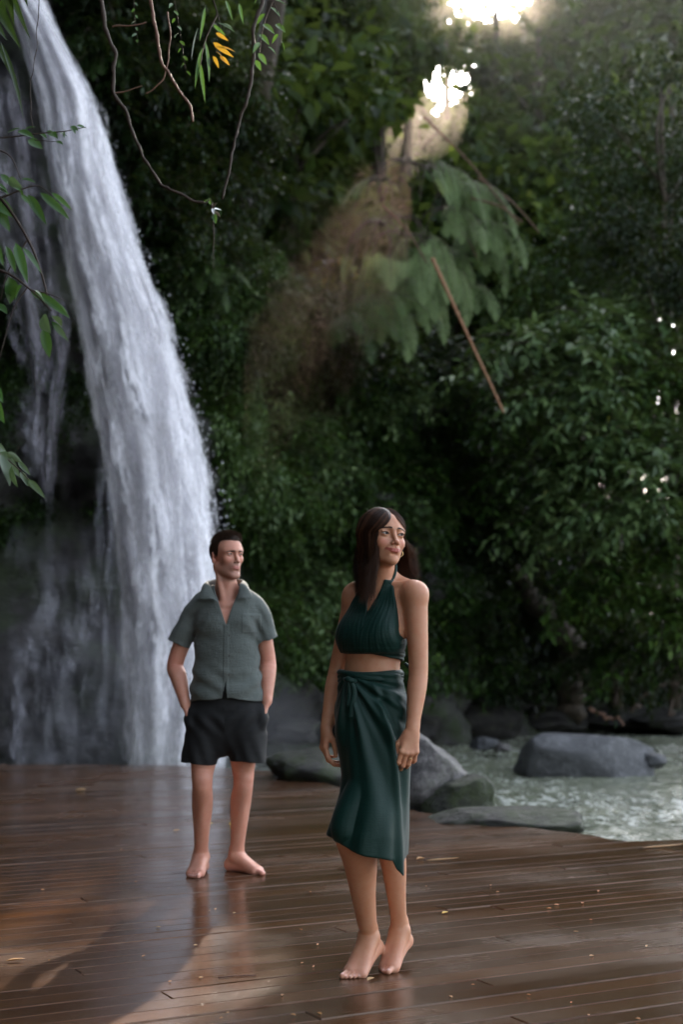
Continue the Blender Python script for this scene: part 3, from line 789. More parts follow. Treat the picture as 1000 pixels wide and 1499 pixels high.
so = sk.modifiers.new('thick', 'SOLIDIFY'); so.thickness = .003; so.offset = -1
mb = MB()                                                                                      # rolled waistband, knot, hanging ends
for k_, (dz, rr, ph) in enumerate(((.0, .0115, 0), (-.010, .0105, 1.5), (-.020, .0095, 3))):
    P = []
    for t in np.linspace(0, 2 * math.pi, 61):
        xx = 542.5 + 44.8 * math.cos(t); py = 986 + .8 * math.sin(2 * t + ph); c = at(xx, py, WY)
        P.append([c[0], WY - .01 - .091 * math.sin(t) - .002 * math.sin(3 * t + ph), c[2] + dz + .005 * math.sin(2.5 * t + ph)])
    mb.tube(P, rr, 10)
mb.build('waistband', green, sk)
mb = MB()
kn0 = at(512, 996, WY - .108)
V1, F1 = tube([kn0 + (-.020, .01, .004), kn0 + (-.008, -.004, .004), kn0 + (.008, -.006, -.001), kn0 + (.024, .004, -.003)], [.006, .011, .011, .006], 12); mb.add(V1, F1)
def ribbon(P, w0, w1, th, nrmv=(0, -1, 0), curl=.3):
    P = spline(P, 16); V = []; k = len(P)
    for i in range(k):
        w = w0 + (w1 - w0) * i / (k - 1); s = np.array([1, 0, 0.0])
        for a in np.linspace(0, 2 * math.pi, 12, endpoint=False):
            x = math.cos(a) * w; y = math.sin(a) * th + curl * w * math.cos(2 * math.acos(max(-1, min(1, x / w)))) * .35; V.append(P[i] + s * x + np.array([0, y, 0]))
    F = [tuple(f) for f in grid_faces(k, 12, True).tolist()] + [tuple(range(12))[::-1], tuple(range((k - 1) * 12, k * 12))]
    return V, F
mb.add(*ribbon([kn0 + (.004, -.006, 0), at(519, 1012, WY - .118), at(516, 1032, WY - .122), at(514.5, 1052, WY - .124)], .009, .013, .003))
mb.add(*ribbon([kn0 + (-.004, -.004, 0), at(512, 1015, WY - .112), at(511, 1034, WY - .118)], .008, .010, .003))
mb.build('tie', green, sk)
rebase(woman)
# ------------------------------------------------------------------ the man
MY = 7.58
man = empty('person', (at(330, 1283, 7.5)[0], 7.55, 0))
tag(man, 'short-haired man standing barefoot with both hands in the pockets of black shorts, grey-green shirt', 'person')
def mp(px, py, dy=0.0): return at(px, py, MY + dy)
HM = Frame(mp(332, 813, -.02), rotz(math.radians(38)) @ rotx(math.radians(-1)) @ roty(math.radians(-1)))
mhp, meyes, mlip, mline = head_prims(HM, False, 0.0)
I3 = np.eye(3); mx = mp(332, 950)[0]
def mt(x, f, z): return np.array([mx + x, MY - f, z])
zsh = mp(332, 884)[2]
mtorso = [ell(mt(0, 0, .93), (.155, .110, .12), I3, .04), ell(mt(0, 0, 1.08), (.140, .100, .17), I3, .05), ell(mt(0, 0, 1.28), (.158, .110, .17), I3, .05),
          cap(mt(-.135, 0, zsh - .022), mt(.135, 0, zsh - .022), .050, None, .05), ell(mt(-.07, -.045, 1.33), (.085, .06, .09), I3, .04), ell(mt(.07, -.045, 1.33), (.085, .06, .09), I3, .04),
          ell(mt(-.065, .045, 1.33), (.07, .055, .07), I3, .05), ell(mt(.065, .045, 1.33), (.07, .055, .07), I3, .05)]
nb = mt(0, -.015, zsh + .035); ntop = HM.p(0, .022, -.060)
mneck = [cap(nb, ntop, .056, .052, .03), cap(mt(-.02, -.03, zsh + .065), mt(-.14, -.02, zsh - .010), .038, .034, .04), cap(mt(.02, -.03, zsh + .065), mt(.14, -.02, zsh - .010), .038, .034, .04),
         cap(mt(.015, .070, zsh - .012), mt(.14, .03, zsh + .022), .010, .010, .02), cap(mt(-.015, .070, zsh - .012), mt(-.14, .03, zsh + .022), .010, .010, .02),
         cap(mt(.012, .065, zsh - .012), HM.p(.058, .02, -.05), .012, .014, .018), cap(mt(-.012, .065, zsh - .012), HM.p(-.058, .02, -.05), .012, .014, .018),
         cap(mt(0, .02, zsh), HM.p(0, -.015, -.085), .038, .032, .03), ell((mt(0, .04, zsh + .03) + HM.p(0, -.01, -.09)) / 2 + (0, -.012, 0), (.011, .012, .014), I3, .015)]
MS1, ME1, MW1 = mp(282, 896, .01), mp(256, 972, .05), mp(271, 1030, -.03)
MS2, ME2, MW2 = mp(396, 893, .01), mp(392, 968, .06), mp(390.5, 1026, -.02)
MS2 = mp(379, 896, .01)
def marm(S, E, W, k=1.0):
    return [ell(S, (.045, .048, .048), None, .04), limb([S, S * .55 + E * .45, E, E * .70 + W * .30, E * .25 + W * .75, W], [.044 * k, .046 * k, .043 * k, .045 * k, .034 * k, .0285 * k], .02, 16)]
marms = marm(MS1, ME1, MW1) + marm(MS2, ME2, MW2)
marms += [cap(MW1, MW1 + np.array([.032, -.015, -.075]), .028, .034, .015, flat=(1, -.4, 0), s=.6), cap(MW2, MW2 + np.array([-.024, -.02, -.075]), .028, .034, .015, flat=(1, .4, 0), s=.6)]
MKL, MKR = mp(296, 1140, -.03), mp(356, 1138, .10)
MHL, MHR = mp(305, 1050), mp(354, 1050)
b1 = on_z(285.5, 1283.5); t1 = nrm([-.10, -1, 0]); MA1 = b1 - t1 * .150 + np.array([0, 0, .082]); H1 = MA1 - t1 * .045 + np.array([0, 0, -.052])
b2 = on_z(377, 1279); t2 = nrm([.80, -.62, 0]); MA2 = b2 - t2 * .150 + np.array([0, 0, .082]); H2 = MA2 - t2 * .045 + np.array([0, 0, -.052])
mf1, mn1 = foot_prims(MA1, b1, t1, medial=-1, size=1.06, heel=H1)
mf2, mn2 = foot_prims(MA2, b2, t2, medial=1, size=1.06, heel=H2)
mlegs = []
for Hp, K, A, bk_ in ((MHL, MKL, MA1, np.array([0, 1.0, 0])), (MHR, MKR, MA2, np.array([-.2, 1.0, 0]))):
    mlegs += [limb([Hp, Hp * .5 + K * .5, K + (0, 0, .04), K - (0, 0, .04), K * .68 + A * .32 + bk_ * .022, K * .33 + A * .67 + bk_ * .010, A + (0, 0, .02)],
                   [.085, .078, .059, .052, .0555, .042, .034], .03, 26), ell(K - bk_ * .022 + (0, 0, .005), (.034, .036, .040), None, .03),
              cap(K - bk_ * .03 - (0, 0, .05), A - bk_ * .004 + (0, 0, .03), .018, .014, .03)]
mprims = mtorso + mneck + marms + mlegs + mf1 + mf2 + mhp
MSKIN = (.50, .245, .175)
def mcol(V, C):
    q = HM.loc(V); face = (q[:, 1] < .03) & (np.linalg.norm(q, axis=1) < .16)
    lm = mlip(V); r = np.random.default_rng(4)
    jaw = sst(-q[:, 2], .030, .056) * (1 - sst(-q[:, 2], .125, .150)) * sst(-q[:, 1], -.02, .015)
    must = np.exp(-((q[:, 2] + .057) / .007) ** 2) * (np.abs(q[:, 0]) < .03) * (q[:, 1] < -.07)
    C = paint(C, face * np.clip(jaw + must, 0, 1) * .52, (.19, .11, .085))
    for s in (-1, 1):
        d = np.linalg.norm((q - np.array([s * .040, -.075, -.026])), axis=1); C = paint(C, face * .30 * (1 - sst(d, .006, .024)), (.60, .22, .17))
        C = paint(C, .4 * (1 - sst(np.linalg.norm(q - np.array([s * .08, .014, -.006]), axis=1), .015, .04)), (.60, .22, .17))
    C = paint(C, face * lm * .75, (.44, .15, .13))
    for K in (MKL, MKR): C = paint(C, .55 * (1 - sst(np.linalg.norm((V - K) / np.array([1, 1, 1.2]), axis=1), .03, .08)), (.46, .16, .12))
    C = paint(C, .45 * (1 - sst(V[:, 2], .0, .06)), (.60, .27, .22))
    C = paint(C, .45 * (1 - sst(np.minimum(np.linalg.norm(V - ME1, axis=1), np.linalg.norm(V - ME2, axis=1)), .03, .09)), (.56, .22, .16))
    for p, rr in mn1 + mn2: C = paint(C, .7 * (1 - sst(np.linalg.norm(V - p, axis=1), rr * .9, rr * 1.15)), (.72, .55, .50))
    return C
hl = HM.o
mbody = body_mesh('body', mprims, [((mx - .28, MY - .46, -.006), (mx + .34, MY + .40, .62), .0036), ([axes([(mx - .34, hl[0] - .10, .0042), (hl[0] - .10, hl[0] + .10, .0021), (hl[0] + .10, mx + .34, .0042)]),
                     axes([(MY - .20, hl[1] - .13, .0042), (hl[1] - .13, hl[1] + .08, .0021), (hl[1] + .08, MY + .20, .0042)]),
                     axes([(.84, hl[2] - .14, .0042), (hl[2] - .14, hl[2] + .13, .0021)])], .003)], 0, MSKIN, mcol, man, skin_mat('man_skin', .5))
lashes(HM, man, lash_m, False)
for c in meyes: eyeball(c, HM.R, (.30, -1, .0), man)
mtree = head_tree(mbody, HM.o[2] - .10)
mbrow = mat('man_brow', (.022, .013, .010), .6)
for s in (-1, 1): brow(HM, s, man, mbrow, False, tree=mtree)

# ---- hair: short sides, longer top swept forward and up
mhair = hair_mat('man_hair', (.010, .006, .0045), (.060, .034, .021), (.08, .045, .028))
def man_hair():
    rg = np.random.default_rng(77); paths = []; rad = []; C0 = np.array([0, .014, .0285]); RD = np.array([.0765, .0990, .0830])
    n = 0
    while n < 6500:
        d = rg.normal(size=3); d /= np.linalg.norm(d); p = C0 + d * RD
        if p[2] < -.035: continue
        # hairline
        az = math.atan2(abs(p[0]), -p[1])
        lim = np.interp(az, [0, .45, .8, 1.15, 1.45, 1.75, 2.2, 3.15], [.064, .062, .048, .026, -.012, .002, -.030, -.045])
        if p[2] < lim + rg.normal() * .0025: continue
        top = sst(p[2], .060, .088)
        nrm_ = d / RD; nrm_ /= np.linalg.norm(nrm_); L = .006 + .007 * sst(p[2], .02, .07) + .018 * top * rg.uniform(.8, 1.15) + .010 * top * sst(-p[1], .0, .07)
        sweep = np.array([.55, -.55, .55]) * top + np.array([0, .5, -.7]) * (1 - top)
        v1 = nrm_ * (1.1 if top > .3 else .28) + sweep * .7; v1 /= np.linalg.norm(v1); v2 = nrm_ * .25 + sweep * 1.0 + rg.normal(size=3) * .16; v2 /= np.linalg.norm(v2)
        q = [p * 1.0, p + v1 * L * .5, p + v1 * L * .5 + v2 * L * .5]; paths.append([HM.p(t) for t in spline(np.array(q), 7)]); rad.append([.00055]); n += 1
    return np.array(paths), np.array(rad)
hp_, hr_ = man_hair(); mh = strands('hair', hp_, hr_, mhair, man, bri=np.random.default_rng(1).random(len(hp_)))
P = [ell(HM.p(0, .014, .0285), (.0768, .0993, .0845), HM.R, .01), ell(HM.p(.006, -.030, .085), (.046, .046, .022), HM.R, .02)]
def hl_cut(X, Y, Z):
    x, y, z = X - HM.o[0], Y - HM.o[1], Z - HM.o[2]; R = HM.R
    a, b, c = (x * R[0, i] + y * R[1, i] + z * R[2, i] for i in range(3))
    az = np.arctan2(np.abs(a), -b); lim = np.interp(az, [0, .45, .8, 1.15, 1.45, 1.75, 2.2, 3.15], [.066, .064, .050, .028, -.010, .004, -.028, -.043])
    return (lim - c) * .8
P.append(cust(hl_cut, HM.o - .15, HM.o + .15, .003, 'i'))
V, F, Q = surface(P, HM.o - .15, HM.o + .15, .0028); snap(mk('hair_base', V, F, mhair, mh), Q)

# ---- shirt
shirt_m = cloth_mat('sage_gauze', (.076, .090, .086), (.104, .120, .113), .85, 520, .35, .15)
zh = mp(332, 1021)[2]
shirt = [limb([mt(0, 0, zsh - .03), mt(0, 0, 1.28), mt(0, 0, 1.12), mt(.0, 0, 1.00), mt(.002, 0, .90)], [.150, .166, .175, .188, .202], .04, 12, flat=(0, 1, 0), s=.73),
         cap(mt(-.130, 0, zsh - .022), mt(.130, 0, zsh - .022), .062, None, .05)]
shirt += [dict(q) for q in mneck[1:3]]
shirt[2] = cap(mt(-.03, -.03, zsh + .060), mt(-.15, -.01, zsh - .010), .044, .042, .04); shirt[3] = cap(mt(.03, -.03, zsh + .060), mt(.15, -.01, zsh - .010), .044, .042, .04)
shirt += [ell(mt(-.07, .04, 1.33), (.075, .075, .08), I3, .05), ell(mt(.07, .04, 1.33), (.075, .075, .08), I3, .05)]
SE1, SE2 = mp(261.5, 942, .03), mp(390, 936, .03)
d1, d2 = nrm(SE1 - MS1), nrm(SE2 - MS2)
sl1 = [cap(MS1 + (.0, 0, .0), SE1 + d1 * .05, .054, .064, .02, flat=(0, 1, 0), s=1.0)]; sl2 = [cap(MS2, SE2 + d2 * .05, .054, .064, .02)]
wr = wrinkles(3, 14, 38, .0020, (.8, .8, 1.2)); wr2 = wrinkles(9, 8, 95, .0007)
def sfold(X, Y, Z):
    x = X - mx; zz = Z + 0 * x
    drag = .0050 * np.sin((zz - .35 * np.abs(x)) * 62 + 2 * np.sin(x * 14) + 1.2 * np.sin(Y * 18)) * np.exp(-((zz - 1.02) / .085) ** 2)      # creases above the waist
    arm_ = .0042 * np.sin((zz * .8 + np.abs(x) * 1.1) * 74 + np.sin(x * 31)) * np.exp(-((np.abs(x) - .165) / .05) ** 2) * np.exp(-((zz - 1.30) / .10) ** 2)
    return wr(X, Y, Z) * 1.5 + wr2(X, Y, Z) + drag + arm_
slo, shi = np.array([mx - .34, MY - .24, .86]), np.array([mx + .34, MY + .22, 1.58])
def plane(p0, nv): return lambda X, Y, Z: (X - p0[0]) * nv[0] + (Y - p0[1]) * nv[1] + (Z - p0[2]) * nv[2]
def body_hem(X, Y, Z):
    x = X - mx; return (zh + .010 * np.cos(x * 14) - .012 + .010 * (x > 0) * 0) - Z + .004 * np.sin(x * 40)
P = [dict(q) for q in shirt]
P.append(cust(body_hem, slo, shi, .004, 'i'))
Ps = []
for sl, SE, dd in ((sl1, SE1, d1), (sl2, SE2, d2)):
    Ps.append([dict(sl[0]), cust(plane(SE, nrm(dd + np.array([0.0, 0, -.0]))), slo, shi, .003, 'i')])
def sleeves(X, Y, Z):
    a = np.maximum(sl1[0]['fn'](X, Y, Z), plane(SE1, d1)(X, Y, Z)); b = np.maximum(sl2[0]['fn'](X, Y, Z), plane(SE2, d2)(X, Y, Z)); return np.minimum(a, b)
P.append(cust(sleeves, slo, shi, .03, 'u'))
P.append(cust(sfold, slo, shi, .01, 'd'))
for S, E, dd in ((MS1, SE1, d1), (MS2, SE2, d2)): P.append(cap(E - dd * .018, E + dd * .04, .0500, .0540, .004, op='s'))
vpts = [(-.072, zsh + .130), (-.058, zsh + .055), (-.024, zsh - .035), (.004, mp(335, 916)[2]), (.030, zsh - .030), (.062, zsh + .055), (.072, zsh + .130)]
def vcut(X, Y, Z): return np.maximum(poly_d(X - mx + 0 * Z, Z + 0 * X, vpts) + 0 * Y, Y - MY - .02)
P.append(cust(vcut, slo, shi, .003, 's'))
P.append(cap(mt(0, -.012, zsh + .02), HM.p(0, .03, -.03), .066, .070, .004, op='s'))
spl = [(.004, mp(333, 990)[2]), (.022, zh - .05), (-.022, zh - .05)]
P.append(cust(lambda X, Y, Z: np.maximum(poly_d(X - mx + 0 * Z, Z + 0 * X, spl) + 0 * Y, Y - MY + .03), slo, shi, .002, 's'))
# placket edge: a narrow groove with a raised strip beside it
zv = mp(335, 916)[2]
P.append(cap(mt(.0005, .15, zv), mt(-.001, .15, mp(333, 992)[2]), .0001, .0001, .001, op='s')) if False else None
def placket(X, Y, Z):
    x = X - mx - .004; m = (Y < MY - .03) * (Z < zv + .005) * (Z > .9)
    return m * (-.0022 * (1 / (1 + np.exp(-(x + .012) * 1200)) - 1 / (1 + np.exp(-(x - .014) * 1200))) + .0016 * np.exp(-((x + .0145) / .0022) ** 2))
P.append(cust(placket, slo, shi, .01, 'd'))
pk0, pk1, pz1, pz0 = mp(356, 897)[0] - mx, mp(383, 897)[0] - mx, mp(370, 899)[2], mp(370, 927)[2]
def pocket(X, Y, Z):
    x = X - mx; m = (Y < MY - .03)
    e = np.minimum(np.minimum(x - pk0, pk1 - x), np.minimum(pz1 - Z, Z - pz0)) + 0 * Y
    return m * (-.0024 / (1 + np.exp(-e * 1500)) + .0014 * np.exp(-((e + .001) / .0016) ** 2) - .0014 * np.exp(-((Z - pz1 + .010) / .007) ** 2) * (e > 0) * (1 + .8 * np.sin(x * 190)))
P.append(cust(pocket, slo, shi, .01, 'd'))
V, F, Q = surface(P, slo, shi, .0030)
shirt_o = snap(mk('shirt', V, F, shirt_m, man), Q)
stree = BVHTree.FromPolygons([Vector(v) for v in V.tolist()], F.tolist())
def on_shirt(px, py, off=.001):
    o = Vector((0, 0, CAM_H)); d = (Vector(mp(px, py)) - o).normalized(); h = stree.ray_cast(o, d)
    return np.array(h[0]) + np.array(h[1]) * off if h[0] is not None else mp(px, py, -.13)
# collar: a stand behind the neck that falls into two pointed leaves
def collar():
    n = 41; V = []
    inn = [mp(319, 882, -.118), mp(312, 868, -.100), mp(306, 855, -.070), mp(305, 851, -.0), mp(316, 848, .075), mp(332, 846, .095), mp(346, 847, .075), mp(354, 850, .0), mp(350.5, 854, -.07), mp(350, 866, -.100), mp(347, 880, -.118)]
    out = [mp(306, 877.5, -.124), mp(291, 877, -.105), mp(293, 868, -.080), mp(296, 862, .0), mp(310, 857, .095), mp(332, 856, .115), mp(350, 857, .095), mp(363, 861, .0), mp(366, 866, -.08), mp(369, 875.5, -.105), mp(358, 876, -.124)]
    A, B = spline(inn, n), spline(out, n)
    for i in range(n):
        V.append(A[i] - np.array([0, 0, .035]) * (1 if 8 < i < 32 else .05))
        for f in np.linspace(0, 1, 7):
            p = A[i] * (1 - f) + B[i] * f; p = p + np.array([0, 0, .010 * math.sin(math.pi * f)]) + nrm(p - np.array([mx, MY, p[2]])) * .006 * math.sin(math.pi * f)
            V.append(p)
    return np.array(V), grid_faces(n, 8)
V, F = collar()
for i in [j for j in range(len(V)) if j % 8]:    # keep the cloth just outside the shirt
    h = stree.find_nearest(Vector(V[i]))
    if h[0] is not None and (Vector(V[i]) - h[0]).dot(h[1]) < .005: V[i] = np.array(h[0]) + np.array(h[1]) * .006
co = mk('collar', V, F, shirt_m, shirt_o); so = co.modifiers.new('thick', 'SOLIDIFY'); so.thickness = .003; so.offset = 0
sb_ = co.modifiers.new('round', 'SUBSURF'); sb_.levels = 1; sb_.render_levels = 1
bm_ = mat('button', (.03, .028, .026), .3)
for px, py in ((328.5, 903), (335.5, 930), (335.5, 959.5), (335, 988)):
    p = on_shirt(px, py, .0012); V1, F1 = tube([p + (0, .001, 0), p + (0, -.0016, 0), p + (0, -.0020, 0)], [.0052, .0052, .0040], 14); mk('button', V1, F1, bm_, shirt_o)

# ---- shorts
black = cloth_mat('black_cloth', (.0075, .008, .0088), (.011, .0115, .0125), .70, 600, .10, .05)
zt = mp(332, 985)[2]; zhem1, zhem2 = mp(290, 1117)[2], mp(362, 1115)[2]
hipc = mp(332, 1040)
P = [limb([mt(0, 0, 1.06), mt(0, 0, .93), mt(0, 0, .83)], [.150, .178, .203], .03, 8, flat=(0, 1, 0), s=.60)]
lA = limb([mp(305, 1050), mp(299, 1082, -.005), mp(290.5, 1119, -.02)], [.112, .103, .091], .02, 8, flat=(0, 1, 0), s=1.02)
lB = limb([mp(356, 1050), mp(361, 1082), mp(362, 1119, .0)], [.112, .104, .094], .02, 8, flat=(0, 1, 0), s=1.02)
P += [ell(mt(0, 0, .985), (.152, .113, .12), I3, .03), lA, lB, ell(MW1 + np.array([.034, -.015, -.080]), (.030, .042, .060), None, .03), ell(MW2 + np.array([-.026, -.018, -.080]), (.030, .042, .060), None, .03)]
wr3 = wrinkles(31, 12, 30, .0026, (1, 1, .5))
P.append(cust(lambda X, Y, Z: wr3(X, Y, Z) + .004 * np.sin((Z - 1.1 * np.abs(X - mx)) * 60 + 1) * np.exp(-((Z - .80) / .06) ** 2) + .003 * np.sin((X - mx) * 90 + Z * 30) * np.exp(-((Z - .62) / .10) ** 2) + 0 * Y, mt(0, 0, 0) - (.4, .3, 0), mt(0, 0, 1.1) + (.4, .3, 0), .01, 'd'))
P.append(cust(lambda X, Y, Z: (np.where(X < mp(332, 1080)[0], zhem1, zhem2) + .006 * np.sin((X - mx) * 22) - Z + 0 * Y), mt(0, 0, 0) - .4, mt(0, 0, 1) + .4, .003, 'i'))
P.append(cust(lambda X, Y, Z: Z - zt + 0 * X + 0 * Y, mt(0, 0, 0) - .4, mt(0, 0, 1) + .4, .003, 'i'))
for q, r1, r2, pt in ((lA, .080, .088, [mp(301, 1070), mp(290, 1125, -.02)]), (lB, .080, .091, [mp(358, 1070), mp(362, 1125)])): P.append(cap(pt[0], pt[1], r1, r2, .003, op='s'))
P.append(cap(MW1 + (-.004, -.004, .028), MW1 + (.010, -.012, -.015), .031, .024, .004, op='s', flat=(1, -.4, 0), s=.75)); P.append(cap(MW2 + (.004, -.004, .028), MW2 + (-.004, -.012, -.015), .031, .024, .004, op='s', flat=(1, .4, 0), s=.75))
V, F, Q = surface(P, np.array([mx - .30, MY - .24, .55]), np.array([mx + .30, MY + .22, zt + .01]), .0034)
shorts = snap(mk('shorts', V, F, black, man), Q)
rebase(man)
# ------------------------------------------------------------------ noise
_rt = np.random.default_rng(11).random((48, 48, 48)).astype(np.float32)
def vnoise(P, sc_=1.0, oct_=4, gain=.5):
    P = np.asarray(P, float) * sc_; out = 0; a = 1; tot = 0
    for o in range(oct_):
        q = P * (2 ** o) + o * 17.3; i = np.floor(q).astype(int); f = q - i; f = f * f * (3 - 2 * f); r = 0
        for dx in (0, 1):
            for dy in (0, 1):
                for dz in (0, 1):
                    w_ = (f[..., 0] if dx else 1 - f[..., 0]) * (f[..., 1] if dy else 1 - f[..., 1]) * (f[..., 2] if dz else 1 - f[..., 2])
                    r = r + w_ * _rt[(i[..., 0] + dx) % 48, (i[..., 1] + dy) % 48, (i[..., 2] + dz) % 48]
        out = out + a * (r * 2 - 1); tot += a; a *= gain
    return out / tot
R_ = np.random.default_rng(2024)

# ------------------------------------------------------------------ deck
DA = math.radians(28)                                   # the boards run 28 degrees off the picture plane
edge = [(-7.2, 15.0), (-3.4, 15.05), (-1.7, 14.95), (-1.15, 14.6), tuple(on_z(405, 1130)[:2]), tuple(on_z(498, 1152)[:2]), tuple(on_z(560, 1172)[:2]), tuple(on_z(600, 1186)[:2]), tuple(on_z(628, 1190)[:2]),
        tuple(on_z(720, 1204)[:2]), tuple(on_z(839, 1219)[:2]), tuple(on_z(880, 1225)[:2]), tuple(on_z(908, 1232)[:2]), tuple(on_z(1000, 1229)[:2]), (3.6, 9.3), (7, 9.9), (7, -3), (-9, -3)]
cD, sD = math.cos(DA), math.sin(DA)
def to_l(p): return np.array([p[0] * cD + p[1] * sD, -p[0] * sD + p[1] * cD])
poly = [to_l(p) for p in edge]
def clip(P, a, c, keep):
    """keep the side a*x+... of an axis-aligned line; a=axis, c=value"""
    out = []
    for i in range(len(P)):
        p, q = P[i], P[(i + 1) % len(P)]; dp, dq = (p[a] - c) * keep, (q[a] - c) * keep
        if dp >= 0: out.append(p)
        if (dp >= 0) != (dq >= 0): out.append(p + (q - p) * (dp / (dp - dq)))
    return out
mb = MB(); bw = .122; cols_ = []
ys_ = [p[1] for p in poly]; y = min(ys_)
def cross(yv):
    xs = []
    for i in range(len(poly)):
        p, q = poly[i], poly[(i + 1) % len(poly)]
        if (p[1] > yv) != (q[1] > yv): xs.append(p[0] + (q[0] - p[0]) * (yv - p[1]) / (q[1] - p[1]))
    return sorted(xs)
while y < max(ys_):
    A, B = cross(y + .0027), cross(y + bw - .0027)
    if len(A) == len(B):
        for k in range(0, len(A), 2):
            a0, a1, b0, b1 = A[k], A[k + 1], B[k], B[k + 1]; jag = R_.normal() * .008; a1 += jag; b1 += jag; L0, L1 = max(a0, b0), min(a1, b1); cuts = []; x = L0 - R_.uniform(0, 3)
            while x < L1: cuts.append(x); x += R_.uniform(2.6, 4.2)
            cuts = [c for c in cuts if L0 + .3 < c < L1 - .3]
            ends = [(a0, b0)] + [(c, c) for c in cuts] + [(a1, b1)]
            for (u0, v0), (u1, v1) in zip(ends[:-1], ends[1:]):
                q = [np.array(t) for t in ((u0 + .0015, y + .0027), (u1 - .0015, y + .0027), (v1 - .0015, y + bw - .0027), (v0 + .0015, y + bw - .0027))]
                if min(u1 - u0, v1 - v0) < .02: continue
                z = R_.normal() * .0011; n = 4; tl = R_.normal() * .0007; c = np.mean(q, 0); sg = np.array([(1, 1), (-1, 1), (-1, -1), (1, -1)]) * .003
                inn = [p + s_ for p, s_ in zip(q, sg)]
                V = [(p[0], p[1], -.0035 + z) for p in q] + [(p[0], p[1], z + tl * (p[1] - c[1]) / .07) for p in inn] + [(p[0], p[1], -.035) for p in q]
                F = [tuple(range(n, 2 * n))] + [(i, (i + 1) % n, n + (i + 1) % n, n + i) for i in range(n)] + [(2 * n + i, 2 * n + (i + 1) % n, (i + 1) % n, i) for i in range(n)]
                mb.add(V, F); r0, r1 = R_.random(), R_.random(); cols_ += [[r0, r1, 1]] * n + [[r0, r1, 0]] * (2 * n)
    y += bw
def deck_b(n, l, p):
    vc = n.new("ShaderNodeVertexColor"); vc.layer_name = 'Col'; sp = n.new("ShaderNodeSeparateColor"); l.new(vc.outputs[0], sp.inputs[0])
    t = n.new("ShaderNodeTexCoord"); off = n.new("ShaderNodeVectorMath"); off.operation = 'MULTIPLY_ADD'
    l.new(vc.outputs[0], off.inputs[0]); off.inputs[1].default_value = (37, 11, 0); l.new(t.outputs['Object'], off.inputs[2])
    def mp_(s, src=off): m = n.new("ShaderNodeMapping"); m.inputs['Scale'].default_value = s; l.new(src.outputs[0] if src is off else src, m.inputs[0]); return m.outputs[0]
    grain = noise(n, l, mp_((1.2, 42, 1)), 1.6, 6, .65, .35); fine = noise(n, l, mp_((5, 150, 1)), 1.0, 3, .6)
    c = ramp(n, l, grain, [(.25, (.034, .0140, .0055)), (.50, (.060, .0262, .0105)), (.75, (.090, .042, .0180))])
    tone = ramp(n, l, sp.outputs[0], [(0, g(.68)), (.5, g(.95)), (1, (1.28, 1.22, 1.16))]); c = mixc(n, l, 1.0, c, tone, 'MULTIPLY')
    patch = noise(n, l, mp_((1, 1, 1), t.outputs['Object']), .75, 5, .6)
    c = mixc(n, l, ramp(n, l, patch, [(.40, g(0)), (.70, g(.4))]), c, (.068, .031, .0145))
    # pale worn streaks and grit along the boards, the grit's wet glints painted in
    st = noise(n, l, mp_((.9, 26, 1)), 2.3, 7, .75, .2); grit = noise(n, l, mp_((9, 14, 1), t.outputs['Object']), 9.0, 5, .85)
    worn = ramp(n, l, st, [(.655, g(0)), (.70, g(1))]); gr = ramp(n, l, grit, [(.62, g(0)), (.66, g(1))])
    lit = noise(n, l, mp_((1, 1, 1), t.outputs['Object']), .9, 3, .5); area = ramp(n, l, lit, [(.44, g(0)), (.6, g(1))])
    m1 = mth(n, l, 'MULTIPLY', worn, .16); m2 = mth(n, l, 'MULTIPLY', gr, mth(n, l, 'MULTIPLY', area, .75))
    rim = mth(n, l, 'MULTIPLY', mth(n, l, 'POWER', sp.outputs[2], .35), ramp(n, l, noise(n, l, mp_((.8, 3, 1)), 2.2, 4, .7), [(.42, g(0)), (.58, g(.5))]))
    c = mixc(n, l, mth(n, l, 'MAXIMUM', mth(n, l, 'MAXIMUM', m1, m2), rim), c, (.24, .175, .130)); l.new(c, p.inputs['Base Color'])
    wet = noise(n, l, mp_((.8, 1.1, 1), t.outputs['Object']), .9, 3, .5)
    r = ramp(n, l, wet, [(.36, g(.09)), (.50, g(.15)), (.66, g(.26))]); r2 = mth(n, l, 'ADD', r, mth(n, l, 'MULTIPLY', fine, .10)); l.new(r2, p.inputs['Roughness'])
    h = mth(n, l, 'ADD', mth(n, l, 'MULTIPLY', grain, .6), mth(n, l, 'ADD', mth(n, l, 'MULTIPLY', fine, .25), mth(n, l, 'MULTIPLY', gr, .3)))
    bump(n, l, p, h, .22, .004)
deck_m = mat('wet_deck_wood', (.05, .03, .02), .3, .30, build=deck_b)
V = np.concatenate(mb.V); deck = mk('deck', V, mb.F, deck_m, smooth=False, colors=np.array(cols_)); deck.rotation_euler = (0, 0, DA)
tag(deck, 'wet dark brown wooden platform of long boards', kind='structure')
mb = MB()
for k in range(-14, 24, 1):                                  # joists below
    x = k * .62
    q = clip(clip(poly, 0, x, 1), 0, x + .07, -1) if x < 6 else []
    if len(q) > 2:
        n_ = len(q); V = [(p[0], p[1], -.20) for p in q] + [(p[0], p[1], -.037) for p in q]
        mb.add(V, [tuple(range(n_))[::-1], tuple(range(n_, 2 * n_))] + [(i, (i + 1) % n_, n_ + (i + 1) % n_, n_ + i) for i in range(n_)])
jo = mb.build('deck_joists', mat('joist_wood', (.02, .012, .008), .6), smooth=False); jo.rotation_euler = (0, 0, DA); tag(jo, kind='structure')

